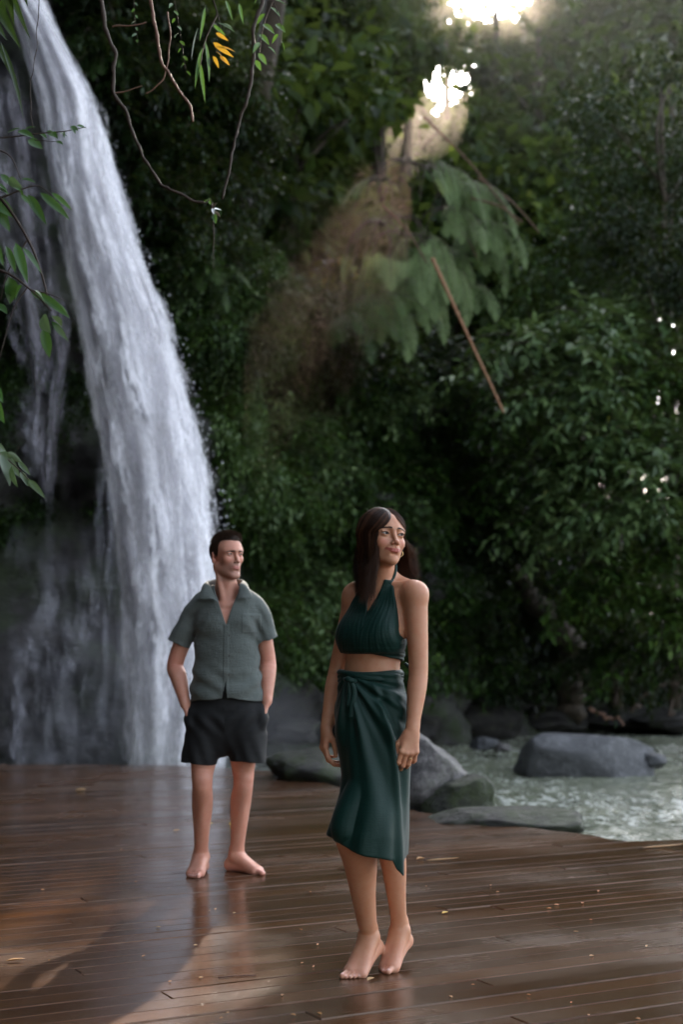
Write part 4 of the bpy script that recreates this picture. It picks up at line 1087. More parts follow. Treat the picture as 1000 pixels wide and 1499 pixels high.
# ------------------------------------------------------------------ ground, river
WZ = -.50
def gb(n, l, p):
    f = noise(n, l, coords(n, l), .6, 6, .6); l.new(ramp(n, l, f, [(.3, (.012, .012, .009)), (.7, (.04, .035, .026))]), p.inputs['Base Color'])
gx = np.linspace(-160, 160, 60); gy = np.linspace(-80, 240, 60); GX, GY = np.meshgrid(gx, gy)
grd = mk('ground', np.stack([GX, GY, np.full_like(GX, -1.6)], -1).reshape(-1, 3), grid_faces(60, 60), mat('mud', (.03, .03, .02), .9, build=gb)); tag(grd, kind='structure')
def wb_(n, l, p):
    v = coords(n, l); vs = coords(n, l, 'Object', (1.5, .75, 1)); f = noise(n, l, vs, 1.5, 6, .66, .8); f2 = noise(n, l, coords(n, l, 'Object', (2.2, .8, 1)), 3.6, 5, .68, 1.2)
    big = noise(n, l, v, .35, 3, .5)
    foam = mth(n, l, 'MULTIPLY', ramp(n, l, f2, [(.49, g(0)), (.62, g(1))]), ramp(n, l, big, [(.38, g(.25)), (.58, g(1))]))
    c = mixc(n, l, f, (.10, .115, .072), (.21, .225, .155)); c = mixc(n, l, mth(n, l, 'MULTIPLY', foam, .6), c, (.72, .74, .70)); l.new(c, p.inputs['Base Color'])
    l.new(mth(n, l, 'ADD', mth(n, l, 'MULTIPLY', foam, .4), .10), p.inputs['Roughness'])
    bump(n, l, p, mth(n, l, 'ADD', f2, mth(n, l, 'MULTIPLY', f, .8)), .8, .07)
nx, ny = 420, 420; wx = np.linspace(-9, 24, nx); wy = np.linspace(7.5, 40, ny); GX, GY = np.meshgrid(wx, wy); P = np.stack([GX * 1.3, GY * .8, GX * 0], -1)
wv = vnoise(P, 1.1, 4, .6) * .070 + vnoise(P * 3.1 + 5, 1.0, 3) * .025
river = mk('river', np.stack([GX, GY, WZ + wv], -1).reshape(-1, 3), grid_faces(ny, nx), mat('river_water', (.1, .12, .1), .12, .5, build=wb_)); tag(river, kind='structure')

# ------------------------------------------------------------------ cliff and the slope behind it
path = np.array([(-16, -24), (-9.5, -9), (-8.2, 1), (-7.8, 9), (-6.4, 15.2), (-4.4, 17.6), (-2.6, 18.3), (-1.75, 19.4), (-1.0, 21.5), (.2, 24.2), (2.2, 26.6), (4.6, 29.0), (8, 31.8), (14, 34), (22, 34), (34, 30)], float)  # first stretch, out of view, set close to block light from the left
tops = np.array([13, 14, 14, 13.5, 13.2, 13.2, 13.0, 12.4, 10.6, 7.7, 7.4, 6.0, 4.2, 3.6, 4, 6], float)
NC = 640; ts = np.linspace(0, 1, NC); Pp = spline(np.column_stack([path, tops]), NC)
tg = np.gradient(Pp[:, :2], axis=0); tg /= np.linalg.norm(tg, axis=1)[:, None]; nv = np.stack([tg[:, 1], -tg[:, 0]], 1)   # towards the river
NR1, NR2 = 110, 34; rows = []
for r in range(NR1):
    u = r / (NR1 - 1); z = -1.6 + (Pp[:, 2] + 1.6) * u; back = .10 * np.maximum(z, 0) + .9 * np.exp(-((u - 1) / .09) ** 2) * 1.0
    rows.append(np.column_stack([Pp[:, 0] - nv[:, 0] * back, Pp[:, 1] - nv[:, 1] * back, z]))
last = rows[-1]
bk = np.stack([-nv[:, 0] * .25, np.maximum(-nv[:, 1], .4)], 1)
for r in range(1, NR2):
    d = 60 * (r / (NR2 - 1)) ** 1.8; rows.append(np.column_stack([last[:, 0] + bk[:, 0] * d, last[:, 1] + bk[:, 1] * d, last[:, 2] + d * .16 * np.interp(last[:, 0], [-3, 1, 6, 14], [.35, .55, 1.0, 1.2])]))
C = np.array(rows); w_ = np.concatenate([np.ones(NR1), np.linspace(1, 2.2, NR2 - 1)])[:, None]
d1_ = vnoise(C, .42, 5, .55); d2_ = vnoise(C * np.array([.5, .5, 2.6]), .9, 3, .5)
nn = np.column_stack([nv, np.zeros(NC)])[None]; disp = (.95 * d1_ + .28 * d2_) * w_
ledge = .32 * np.sign(np.sin(C[..., 2] * 2.1 + d1_ * 5)) * np.abs(np.sin(C[..., 2] * 2.1 + d1_ * 5)) ** .4
C[:NR1] += (nn * (disp + ledge)[..., None])[:NR1]; C[NR1:, :, 2] += disp[NR1:] * .5
def rock_b(n, l, p):
    v = coords(n, l); f = noise(n, l, v, 1.3, 8, .68); f2 = noise(n, l, coords(n, l, 'Object', (1, 1, 2.6)), 3.0, 8, .75); ms = noise(n, l, v, .9, 6, .7)
    c = ramp(n, l, f2, [(.30, (.006, .0055, .006)), (.52, (.024, .021, .023)), (.75, (.075, .068, .072))])
    c = mixc(n, l, ramp(n, l, ms, [(.46, g(0)), (.60, g(.9))]), c, mixc(n, l, f, (.010, .020, .005), (.030, .045, .012)))
    l.new(c, p.inputs['Base Color']); l.new(ramp(n, l, f, [(.3, g(.28)), (.7, g(.7))]), p.inputs['Roughness']); bump(n, l, p, mth(n, l, 'ADD', f2, f), .9, .12)
rock_m = mat('wet_rock', (.04, .04, .04), .5, .5, build=rock_b)
Fc = grid_faces(len(rows), NC)[:, ::-1].copy(); Vc = C.reshape(-1, 3); cliff = mk('cliff', Vc, Fc, rock_m); tag(cliff, kind='structure')
ctree = BVHTree.FromPolygons([Vector(v) for v in Vc.tolist()], Fc.tolist())
CAMV = Vector((0, 0, CAM_H))
def on_cliff(px, py):
    d = Vector(at(px, py, 10.0)) - CAMV; h = ctree.ray_cast(CAMV, d.normalized())
    return (np.array(h[0]), np.array(h[1])) if h[0] is not None else (None, None)

# ------------------------------------------------------------------ the gaps the sun shines through
SD = np.array(sdir)
gaps = [(np.array([-.85, 5.6, .2]), .62, 1.0), (np.array([-.60, 7.5, 1.7]), .45, 1.0), (np.array([.35, 5.2, 1.5]), -2.0, 0.0)]
hb_ = at(400, 560, 14.0); gaps.append((hb_, .36, 0.2)); gaps.append((np.array([0, 0, 1.3]), 1.3, 1.0))
def in_gap(P, grow=1.0, pad=0.0, which=None):
    P = np.asarray(P, float); m = np.zeros(len(P), bool)
    for c, r, k in (gaps if which is None else [gaps[which]]):
        q = P - c; t = q @ SD; d = np.linalg.norm(q - t[:, None] * SD, axis=1)
        m |= (t > .35) & (d < r * grow * (1 + .004 * t) * (1 + k * .55 * vnoise(P, .9, 2)) + pad)
    return m

# ------------------------------------------------------------------ leaves
def leaf_mat(name, ramp_, rough=.38, tr=.35, spec=.14):
    m = bpy.data.materials.new(name); m.use_nodes = True; n = m.node_tree.nodes; l = m.node_tree.links; b = n["Principled BSDF"]
    vc = n.new("ShaderNodeVertexColor"); vc.layer_name = 'Col'; sp = n.new("ShaderNodeSeparateColor"); l.new(vc.outputs[0], sp.inputs[0])
    oi = n.new("ShaderNodeObjectInfo"); f = mth(n, l, 'ADD', mth(n, l, 'MULTIPLY', sp.outputs[0], .75), mth(n, l, 'MULTIPLY', oi.outputs['Random'], .25))
    c = ramp(n, l, f, ramp_); l.new(c, b.inputs['Base Color']); b.inputs['Roughness'].default_value = rough; b.inputs['Specular IOR Level'].default_value = spec
    t = n.new("ShaderNodeBsdfTranslucent"); l.new(mixc(n, l, .5, c, (.09, .11, .02)), t.inputs[0]); mx_ = n.new("ShaderNodeMixShader"); mx_.inputs[0].default_value = tr
    l.new(b.outputs[0], mx_.inputs[1]); l.new(t.outputs[0], mx_.inputs[2]); l.new(mx_.outputs[0], n["Material Output"].inputs[0]); return m
def leaves(P, D, Nn, L, W, fold=.25, rnd=None):
    """kite-shaped folded leaves; P base, D along, Nn face normal"""
    P, D, Nn = map(lambda a: np.asarray(a, float), (P, D, Nn)); D = D / (np.linalg.norm(D, axis=1, keepdims=True) + 1e-9)
    S = np.cross(D, Nn); S /= np.linalg.norm(S, axis=1, keepdims=True) + 1e-9; U = np.cross(S, D); L = np.broadcast_to(L, len(P))[:, None]; W = np.broadcast_to(W, len(P))[:, None]
    V = np.stack([P, P + D * L * .42 + S * W * .5 + U * W * fold, P + D * L - U * L * .12, P + D * L * .42 - S * W * .5 + U * W * fold], 1).reshape(-1, 3)
    b = np.arange(len(P))[:, None] * 4; F = np.concatenate([b + [0, 2, 1], b + [0, 3, 2]], 1).reshape(-1, 3)
    r = R_.random(len(P)) if rnd is None else rnd; c = np.repeat(np.stack([r, r * 0, r * 0], 1), 4, 0)
    return V, F, c
def rdir(n, up=0.0, down=0.0):
    d = R_.normal(size=(n, 3)); d /= np.linalg.norm(d, axis=1, keepdims=True); d[:, 2] += up - down; return d / np.linalg.norm(d, axis=1, keepdims=True)
G_DARK = [(0, (.0025, .006, .002)), (.55, (.006, .015, .004)), (.85, (.017, .038, .010)), (1, (.045, .07, .016))]  # shade of the dark wall is put into these low greens
G_MID = [(0, (.005, .014, .004)), (.45, (.015, .036, .007)), (.78, (.050, .095, .018)), (.95, (.095, .150, .032)), (1, (.17, .15, .02))]  # bright tail paints highlights among mostly dark leaves
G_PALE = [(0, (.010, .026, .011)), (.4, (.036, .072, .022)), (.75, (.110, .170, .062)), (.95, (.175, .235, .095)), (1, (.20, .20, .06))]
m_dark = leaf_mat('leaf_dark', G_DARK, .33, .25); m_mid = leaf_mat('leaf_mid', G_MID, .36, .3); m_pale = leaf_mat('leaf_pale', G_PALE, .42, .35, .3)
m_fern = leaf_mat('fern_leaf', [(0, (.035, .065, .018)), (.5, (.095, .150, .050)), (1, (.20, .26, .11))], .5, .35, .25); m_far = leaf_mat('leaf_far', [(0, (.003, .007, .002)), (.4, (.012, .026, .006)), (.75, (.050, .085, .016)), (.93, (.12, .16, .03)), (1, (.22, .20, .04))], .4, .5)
bark = mat('bark', (.035, .026, .018), .8, .3, build=lambda n, l, p: (l.new(ramp(n, l, noise(n, l, coords(n, l, 'Object', (1, 1, .3)), 14, 6, .7), [(.3, (.012, .009, .007)), (.7, (.06, .045, .03))]), p.inputs['Base Color']), bump(n, l, p, noise(n, l, coords(n, l, 'Object', (1, 1, .3)), 18, 5, .7), .8, .03)))
# ---- shrubs: arching stems that carry flat sprays
def shrub_mesh(seed, stems, L0, leaf, style):
    rs = np.random.default_rng(seed); P, D, Q, LL, RR = [], [], [], [], []; st = MB()
    for i in range(stems):
        a = rs.uniform(-math.pi, 0) if style != 'round' else rs.uniform(0, 6.28); el_ = rs.uniform(.05, 1.1); Ls = L0 * rs.uniform(.55, 1.15)
        d = np.array([math.cos(a) * math.cos(el_), math.sin(a) * math.cos(el_), math.sin(el_)]); k = 9
        pts = [np.zeros(3)]
        for j in range(k): d = nrm(d + np.array([rs.normal() * .10, rs.normal() * .10, -.13 - (.10 if style == 'droop' else 0)])); pts.append(pts[-1] + d * Ls / k)
        pts = np.array(pts); st.tube(pts, np.linspace(.010, .003, len(pts)) * L0, 4)
        tone = rs.random() * .45
        for j in range(2, len(pts)):
            for sgn in (-1, 1):
                sdv = nrm(np.cross(pts[j] - pts[j - 1], [0, 0, 1]) * sgn + (pts[j] - pts[j - 1]) * 6 / L0 * .35 + rs.normal(size=3) * .25); Lt = L0 * rs.uniform(.14, .34) * (1.25 - .6 * j / len(pts))
                nlf = max(3, int(Lt / leaf * 2.6))
                for m in range(nlf):
                    q = pts[j] + sdv * Lt * (m + 1) / nlf + np.array([0, 0, -.25 * Lt * ((m + 1) / nlf) ** 2]); s2 = 1 if m % 2 else -1
                    ld = nrm(sdv * .6 + np.cross(sdv, [0, 0, 1]) * s2 * .9 + np.array([0, 0, -.25 - .3 * rs.random()]) + rs.normal(size=3) * .2)
                    P.append(q); D.append(ld); Q.append(nrm(np.array([0, 0, 1.0]) + rs.normal(size=3) * .32)); LL.append(leaf * rs.uniform(.6, 1.25)); RR.append(min(1, tone + rs.random() * .55))
    return leaves(P, D, Q, np.array(LL), np.array(LL) * .42, .18, np.array(RR)), st
protos = {}
def shrub_proto(key, seed, stems, L0, leaf, style, m):
    (V, F, c), st = shrub_mesh(seed, stems, L0, leaf, style)
    o = mk('leaves', V, F, m, smooth=False, colors=c); s = st.build('stems', bark); protos[key] = (o.data, s.data); bpy.data.objects.remove(o); bpy.data.objects.remove(s)
for k in range(3):
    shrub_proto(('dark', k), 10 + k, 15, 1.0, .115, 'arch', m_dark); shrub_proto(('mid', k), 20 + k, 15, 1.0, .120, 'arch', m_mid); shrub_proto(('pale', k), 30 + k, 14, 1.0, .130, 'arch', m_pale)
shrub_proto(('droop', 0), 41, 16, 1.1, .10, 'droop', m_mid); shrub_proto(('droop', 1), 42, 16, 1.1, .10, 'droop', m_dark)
def shrub(key, loc, scale, rz, label, group, name='shrub', tilt=0.0):
    e = empty(name, tuple(loc), rz); e.rotation_euler = (tilt, 0, rz); e.scale = (scale,) * 3; tag(e, label, 'shrub', group)
    lv, sd_ = protos[key]
    for nm, me in (('leaves', lv), ('stems', sd_)): c = bpy.data.objects.new(nm, me); col.objects.link(c); c.parent = e
    return e
occupied = []
def where(px, py):
    """names what stands next to a point of the wall"""
    v = 'near the top of the wall' if py < 130 else 'level with the white flower' if py < 330 else 'at mid height of the wall' if py < 560 else 'at the height of their heads' if py < 800 else 'low down near the water'
    h = 'above the fall' if px < 130 else 'beside the fall' if px < 260 else 'over the man' if px < 350 else 'just right of the man' if px < 430 else 'between the two people' if px < 500 else 'straight behind the woman' if px < 600 else 'right of the woman' if px < 700 else 'over the slab boulder' if px < 860 else 'at the right edge'
    return h + ', ' + v
def scatter(n, box, keys, size, label, group, Y=None, out=.15, avoid=None, min_d=.35):
    k = 0; tries = 0
    while k < n and tries < n * 12:
        tries += 1; px, py = R_.uniform(box[0], box[2]), R_.uniform(box[1], box[3])
        if avoid and avoid(px, py): continue
        if Y is None:
            p, nn_ = on_cliff(px, py)
            if p is None or p[1] > 44: continue
            if nn_[1] > 0: nn_ = -nn_
            p = p + nn_ * -.05
        else: p = at(px, py, R_.uniform(*Y)); nn_ = np.array([0, -1.0, 0])
        s = R_.uniform(*size)
        mid_ = p + np.array([nn_[0], nn_[1], .2]) * s * .35
        if in_gap([mid_, p], 1.0 + s * .30)[0] or any(np.linalg.norm(p - q) < min_d * s for q in occupied): continue
        occupied.append(p); rz = math.atan2(nn_[1], nn_[0]) + math.pi / 2 + R_.normal() * .35
        shrub(keys[R_.integers(len(keys))], p, s, rz, label + ' ' + where(px, py), group); k += 1
fall_zone = lambda px, py: px < np.interp(py, [0, 230, 460, 640, 780, 1110], [75, 165, 250, 300, 330, 340]) + 12
D3 = [('dark', k) for k in range(3)]; M3 = [('mid', k) for k in range(3)]; L3 = [('pale', k) for k in range(3)]
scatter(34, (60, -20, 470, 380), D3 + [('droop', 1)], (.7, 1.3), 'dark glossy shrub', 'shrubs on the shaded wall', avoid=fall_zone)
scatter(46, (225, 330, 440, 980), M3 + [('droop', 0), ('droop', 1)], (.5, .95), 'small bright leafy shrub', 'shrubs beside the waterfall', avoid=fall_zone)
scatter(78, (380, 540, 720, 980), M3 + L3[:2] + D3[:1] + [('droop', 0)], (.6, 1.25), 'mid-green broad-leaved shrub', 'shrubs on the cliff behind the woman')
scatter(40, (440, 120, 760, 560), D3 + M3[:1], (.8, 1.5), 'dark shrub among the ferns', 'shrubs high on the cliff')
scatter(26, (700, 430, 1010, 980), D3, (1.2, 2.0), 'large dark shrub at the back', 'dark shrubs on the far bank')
# right bank, in front of the wall: layered pale sprays catch the light
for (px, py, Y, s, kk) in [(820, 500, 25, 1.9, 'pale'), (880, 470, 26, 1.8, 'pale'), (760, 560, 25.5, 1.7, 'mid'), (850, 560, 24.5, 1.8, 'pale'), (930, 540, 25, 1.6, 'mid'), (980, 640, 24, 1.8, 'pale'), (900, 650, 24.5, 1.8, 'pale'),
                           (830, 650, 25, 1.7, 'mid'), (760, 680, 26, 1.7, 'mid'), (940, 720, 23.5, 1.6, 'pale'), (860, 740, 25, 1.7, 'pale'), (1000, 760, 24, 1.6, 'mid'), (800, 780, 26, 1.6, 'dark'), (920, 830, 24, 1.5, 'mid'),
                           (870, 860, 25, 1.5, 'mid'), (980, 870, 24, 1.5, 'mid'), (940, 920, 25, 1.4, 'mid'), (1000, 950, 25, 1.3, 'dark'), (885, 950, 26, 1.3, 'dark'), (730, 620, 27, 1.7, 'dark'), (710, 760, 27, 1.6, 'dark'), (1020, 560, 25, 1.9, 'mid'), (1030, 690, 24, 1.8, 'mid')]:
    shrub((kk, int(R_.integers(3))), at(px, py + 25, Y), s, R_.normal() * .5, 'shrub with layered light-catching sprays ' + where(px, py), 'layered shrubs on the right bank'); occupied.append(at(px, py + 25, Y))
# ---- creepers that cover the wall (nobody could count them)
def creeper(n, box, m, name, size, seed, avoid=None, depth=.16, down=1.1):
    rs = np.random.default_rng(seed); P, Q = [], []
    while len(P) < n:
        px, py = rs.uniform(box[0], box[2]), rs.uniform(box[1], box[3])
        if avoid and avoid(px, py): continue
        p, q = on_cliff(px, py)
        if p is None or p[1] > 42: 
            n -= 1; continue
        if vnoise(p[None], .8, 3)[0] < -.12 + .1 * rs.normal(): n -= .3; continue
        k = 3; t = p + rs.normal(size=(k, 3)) * .07; P.append(t); Q.append(np.repeat(q[None], k, 0))
    P = np.concatenate(P); Q = np.concatenate(Q); Q[Q[:, 1] > 0] *= -1; P = P + Q * rs.uniform(0, depth, (len(P), 1)); m_ = ~in_gap(P, .8); P, Q = P[m_], Q[m_]
    D = rs.normal(size=P.shape) * .55; D[:, 2] -= down; L = size * rs.uniform(.5, 1.3, len(P)); cl = vnoise(P, 1.6, 3) * .5 + .5
    V, F, c = leaves(P, D, Q + rs.normal(size=P.shape) * .45 + (0, 0, .5), L, L * .62, .15, np.clip(cl * .9 + rs.normal(size=len(P)) * .13, 0, 1))
    o = mk(name, V, F, m, smooth=False, colors=c); tag(o, kind='stuff'); return o
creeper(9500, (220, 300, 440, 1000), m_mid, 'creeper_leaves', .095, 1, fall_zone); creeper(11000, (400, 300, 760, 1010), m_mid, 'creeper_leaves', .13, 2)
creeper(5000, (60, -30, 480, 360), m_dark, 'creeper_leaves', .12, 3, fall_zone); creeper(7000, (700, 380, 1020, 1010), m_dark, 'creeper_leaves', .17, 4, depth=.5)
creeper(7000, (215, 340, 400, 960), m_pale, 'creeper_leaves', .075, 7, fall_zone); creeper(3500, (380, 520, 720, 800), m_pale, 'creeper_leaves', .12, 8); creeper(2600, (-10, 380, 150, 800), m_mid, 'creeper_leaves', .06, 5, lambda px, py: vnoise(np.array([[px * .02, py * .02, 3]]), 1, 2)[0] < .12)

# ---- ferns
def frond(L, droop, seed, w=.30, up=.5):
    rs = np.random.default_rng(seed); k = 24; d = np.array([1.0, 0, up]); d = nrm(d); pts = [np.zeros(3)]
    for j in range(k): d = nrm(d + np.array([0, 0, -droop / k * 2.2])); pts.append(pts[-1] + d * L / k)
    pts = np.array(pts); P, D, Q, LL = [], [], [], []
    for j in range(2, k + 1):
        t = j / k; wl = L * w * math.sin(math.pi * min(1, t ** .8 * .93 + .05)); T = nrm(pts[j] - pts[j - 1]); sd_ = np.cross(T, [0, 0, 1]); sd_ = nrm(sd_) if np.linalg.norm(sd_) > .05 else np.array([0, 1.0, 0])
        for s in (-1, 1):
            dd = nrm(sd_ * s + T * .45 + np.array([0, 0, -.35 - .2 * rs.random()])); km = 13; sp_ = L / k
            for m in range(km):
                for q_ in (-1, 1):
                    P.append(pts[j] + dd * wl * (m + .3) / km + np.array([0, 0, -.12 * wl * (m / km) ** 2])); D.append(nrm(dd * .55 + T * q_ + rs.normal(size=3) * .1)); Q.append(np.cross(T, sd_) + rs.normal(size=3) * .25); LL.append(sp_ * .62 * (1.1 - .6 * m / km))
    return leaves(P, D, Q, np.array(LL), np.array(LL) * .42, .1, np.full(len(P), .35) + rs.random(len(P)) * .4), pts
def fern_proto(key, nf, L, droop, seed, m, spread=(0, 6.28)):
    rs = np.random.default_rng(seed); Vs, Fs, Cs, n = [], [], [], 0; st = MB()
    for i in range(nf):
        (V, F, c), pts = frond(L * rs.uniform(.75, 1.15), droop * rs.uniform(.7, 1.3), seed * 50 + i, up=rs.uniform(.1, .9)); a = spread[0] + (spread[1] - spread[0]) * (i + rs.random() * .5) / nf; R = rotz(a)
        Vs.append(V @ R.T); Fs.append(F + n); Cs.append(c); n += len(V); st.tube(pts @ R.T, np.linspace(.012, .003, len(pts)) * L, 4)
    o = mk('fronds', np.concatenate(Vs), np.concatenate(Fs), m, smooth=False, colors=np.concatenate(Cs)); s = st.build('stems', bark); protos[key] = (o.data, s.data); raw[key] = (np.concatenate(Vs), np.concatenate(Fs), np.concatenate(Cs), m); bpy.data.objects.remove(o); bpy.data.objects.remove(s)
raw = {}
fern_proto('fern_a', 9, 1.7, 1.5, 3, m_fern, (-math.pi * 1.05, .05 * math.pi)); fern_proto('fern_b', 6, 1.5, 2.0, 4, m_fern, (-math.pi, 0)); fern_proto('fern_c', 8, 1.0, 1.3, 5, m_mid, (-math.pi, 0))
def fern(key, loc, s, rz, label, group='ferns hanging from the cliff'):
    e = empty('fern', tuple(loc), rz); e.scale = (s,) * 3; tag(e, label, 'fern', group); lv, sd_ = protos[key]
    V, F, c_, m = raw[key]; Pw = (V * s) @ rotz(rz).T + np.array(loc); hid = in_gap(Pw, 1.0, .05)
    if hid.any():                                   # the fronds leave the sun's way free
        o = mk('fronds', V, F[~hid[F].any(1)], m, smooth=False, colors=c_); lv = o.data; bpy.data.objects.remove(o)
    for nm, me in (('fronds', lv), ('stems', sd_)): c = bpy.data.objects.new(nm, me); col.objects.link(c); c.parent = e
for (px, py, Y, k, s, rz) in [(600, 240, 22.8, 'fern_a', .75, .1), (560, 265, 22.6, 'fern_a', .6, -.5), (640, 250, 23.2, 'fern_a', .8, .5), (690, 275, 24, 'fern_a', .8, .3), (660, 310, 23.2, 'fern_a', .65, .2), (590, 320, 22.8, 'fern_a', .6, -.1), (715, 330, 24, 'fern_a', .7, .2), (625, 350, 23, 'fern_b', .8, .1), (570, 385, 22.8, 'fern_b', .7, -.2), (600, 410, 22.8, 'fern_b', .65, .2), (655, 395, 23.4, 'fern_b', .7, .2), (690, 420, 24, 'fern_a', .55, 0)]:
    fern(k, at(px, py, Y), s, rz, 'pale tree fern with arching fronds ' + where(px, py), 'large ferns at the cliff edge')
for (px, py, Y, k, s, rz) in [(590, 345, 22.6, 'fern_b', .85, 0), (560, 330, 22.2, 'fern_b', .8, -.4), (545, 440, 22.3, 'fern_c', 1.1, .2), (575, 450, 22.5, 'fern_b', .65, 0), (510, 470, 22, 'fern_c', 1.0, -.2), (620, 420, 23, 'fern_b', .7, .3),
                              (705, 345, 24.5, 'fern_b', .8, .4), (660, 370, 24, 'fern_b', .7, 0)]:
    fern(k, at(px, py, Y), s, rz, 'hanging grey-green fern ' + where(px, py), 'hanging ferns')
for (px, py, k, s) in [(300, 400, 'fern_c', .8), (410, 430, 'fern_c', .8), (470, 520, 'fern_c', .9), (640, 560, 'fern_c', 1.1), (455, 640, 'fern_c', .9), (540, 760, 'fern_c', .8), (730, 610, 'fern_c', 1.3), (150, 90, 'fern_c', .8), (110, 60, 'fern_c', .8)]:
    p, q = on_cliff(px, py); fern(k, p, s, R_.normal() * .3, 'small green fern rooted in the rock wall', 'small ferns on the rock')
# ------------------------------------------------------------------ trees on the slope behind
def crown_mesh(seed, n, R, Hh, leaf, m):
    rs = np.random.default_rng(seed); nb_ = 26; cs = rs.normal(size=(nb_, 3)); cs /= np.linalg.norm(cs, axis=1, keepdims=True); cs *= (rs.random(nb_) ** .45)[:, None]; cs *= np.array([R, R, Hh]) * .82
    rad = rs.uniform(.22, .42, nb_) * R; pk = rs.integers(nb_, size=n); d = rs.normal(size=(n, 3)); d /= np.linalg.norm(d, axis=1, keepdims=True)
    P = cs[pk] + d * rad[pk][:, None] * (rs.random(n) ** .5)[:, None] * np.array([1.15, 1.15, .75]); D = d * .6 + rs.normal(size=(n, 3)) * .6 + (0, 0, -.5)
    L = leaf * rs.uniform(.5, 1.4, n); V, F, c = leaves(P, D, rs.normal(size=(n, 3)) * .5 + (0, 0, .8), L, L * .55, .15, np.clip(rs.random(nb_)[pk] * .6 + rs.random(n) * .4, 0, 1))
    return P, V, F, c, cs
rg0 = np.random.default_rng(99)
def tree(loc, H, R, Hh, n, leaf, seed, label, group, m, gapm=True, name='tree', thick=.22, lean_=(0, 0)):
    e = empty(name, tuple(loc)); tag(e, label, 'tree', group); P, V, F, c, cs = crown_mesh(seed, n, R, Hh, leaf, m)
    cc = np.array([lean_[0], lean_[1], H - Hh * .8]); Pw = P + cc + np.array(loc)
    if gapm:
        keep = (~in_gap(Pw, 1.0, leaf * .45) | (rg0.random(len(Pw)) < .03)) & ~in_gap(Pw, 1.0, leaf * 1.2, 3); k4 = np.repeat(keep, 4); idx = np.cumsum(k4) - 1; F = F[np.repeat(keep, 2)]; F = idx[F]; V, c = V[k4], c[k4]
    mk('crown', V + cc, F, m, e, smooth=False, colors=c)
    mb = MB(); rs = np.random.default_rng(seed + 9); tr = spline([(0, 0, -.5), (lean_[0] * .2 + rs.normal() * .2, lean_[1] * .2, H * .35), (lean_[0] * .7, lean_[1] * .7, H * .7), (cc[0], cc[1], H * .95)], 16); mb.tube(tr, np.linspace(thick, thick * .3, 16), 8)
    for k in range(9):
        q = cs[rs.integers(len(cs))] * .8 + cc; b = tr[rs.integers(7, 13)]; br = spline([b, (b + q) / 2 + rs.normal(size=3) * .3, q], 8)
        if in_gap(br + np.array(loc), 1.0, .1).any(): continue
        mb.tube(br, np.linspace(thick * .35, .02, 8), 5)
    mb.build('trunk', bark, e); return e
def gz(x, y):
    h = ctree.ray_cast(Vector((x, y, 60)), Vector((0, 0, -1))); return h[0][2] if h[0] is not None else 6.0
LB = 'tall tree of the forest behind the ravine, its crown filling the top of the view'
hx = np.linspace(-90, 110, 120); HV = []
for yy, hh in ((72, 0), (76, .45), (82, .8), (90, 1), (104, 1.08), (130, 1.0)):
    for x in hx: HV.append((x, yy, 4 + hh * (np.interp(x, [-60, 2, 8, 16, 24, 40], [34, 33, 26, 14, 13, 17]) + 2.2 * vnoise(np.array([[x * .25, yy * .1, 1]]), 1, 3)[0])))
hill = mk('far_hill', np.array(HV), grid_faces(6, 120), mat('forest_floor', (.012, .022, .008), .9)); tag(hill, kind='structure')
k = 0
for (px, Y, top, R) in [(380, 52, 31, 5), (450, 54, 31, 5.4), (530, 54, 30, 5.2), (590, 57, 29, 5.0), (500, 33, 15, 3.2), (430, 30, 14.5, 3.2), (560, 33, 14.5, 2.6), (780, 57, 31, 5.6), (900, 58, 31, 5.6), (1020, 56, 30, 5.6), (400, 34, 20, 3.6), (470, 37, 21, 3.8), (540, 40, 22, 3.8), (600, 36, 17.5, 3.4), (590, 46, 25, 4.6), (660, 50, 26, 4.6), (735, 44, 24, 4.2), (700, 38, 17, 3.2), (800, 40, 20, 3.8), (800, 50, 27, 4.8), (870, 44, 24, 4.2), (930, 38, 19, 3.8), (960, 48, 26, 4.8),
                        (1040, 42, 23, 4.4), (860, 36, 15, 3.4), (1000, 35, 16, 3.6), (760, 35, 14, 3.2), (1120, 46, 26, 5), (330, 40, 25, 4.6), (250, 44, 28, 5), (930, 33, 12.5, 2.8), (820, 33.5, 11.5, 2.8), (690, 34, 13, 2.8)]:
    x = (px - 500) / F_PX * Y; z = gz(x, Y) - .3; H = max(top - z, 5); tree((x, Y, z), H, R, min(H * .45, R * 1.35), (2900 if px < 620 else 1900) if Y < 45 else (3300 if px < 620 else 2200), .40 if Y < 42 else .55, 100 + k, 'tall forest tree ' + ('behind the vines' if px < 420 else 'left of the sun gap' if px < 620 else 'by the sun gap' if px < 720 else 'right of the sun gap' if px < 850 else 'near the right edge') + (', crown right up at the top edge' if top > 23 else ', crown below the tallest ones' if top > 17 else ', low crown near the cliff top'), 'forest trees behind the ravine', m_far); k += 1
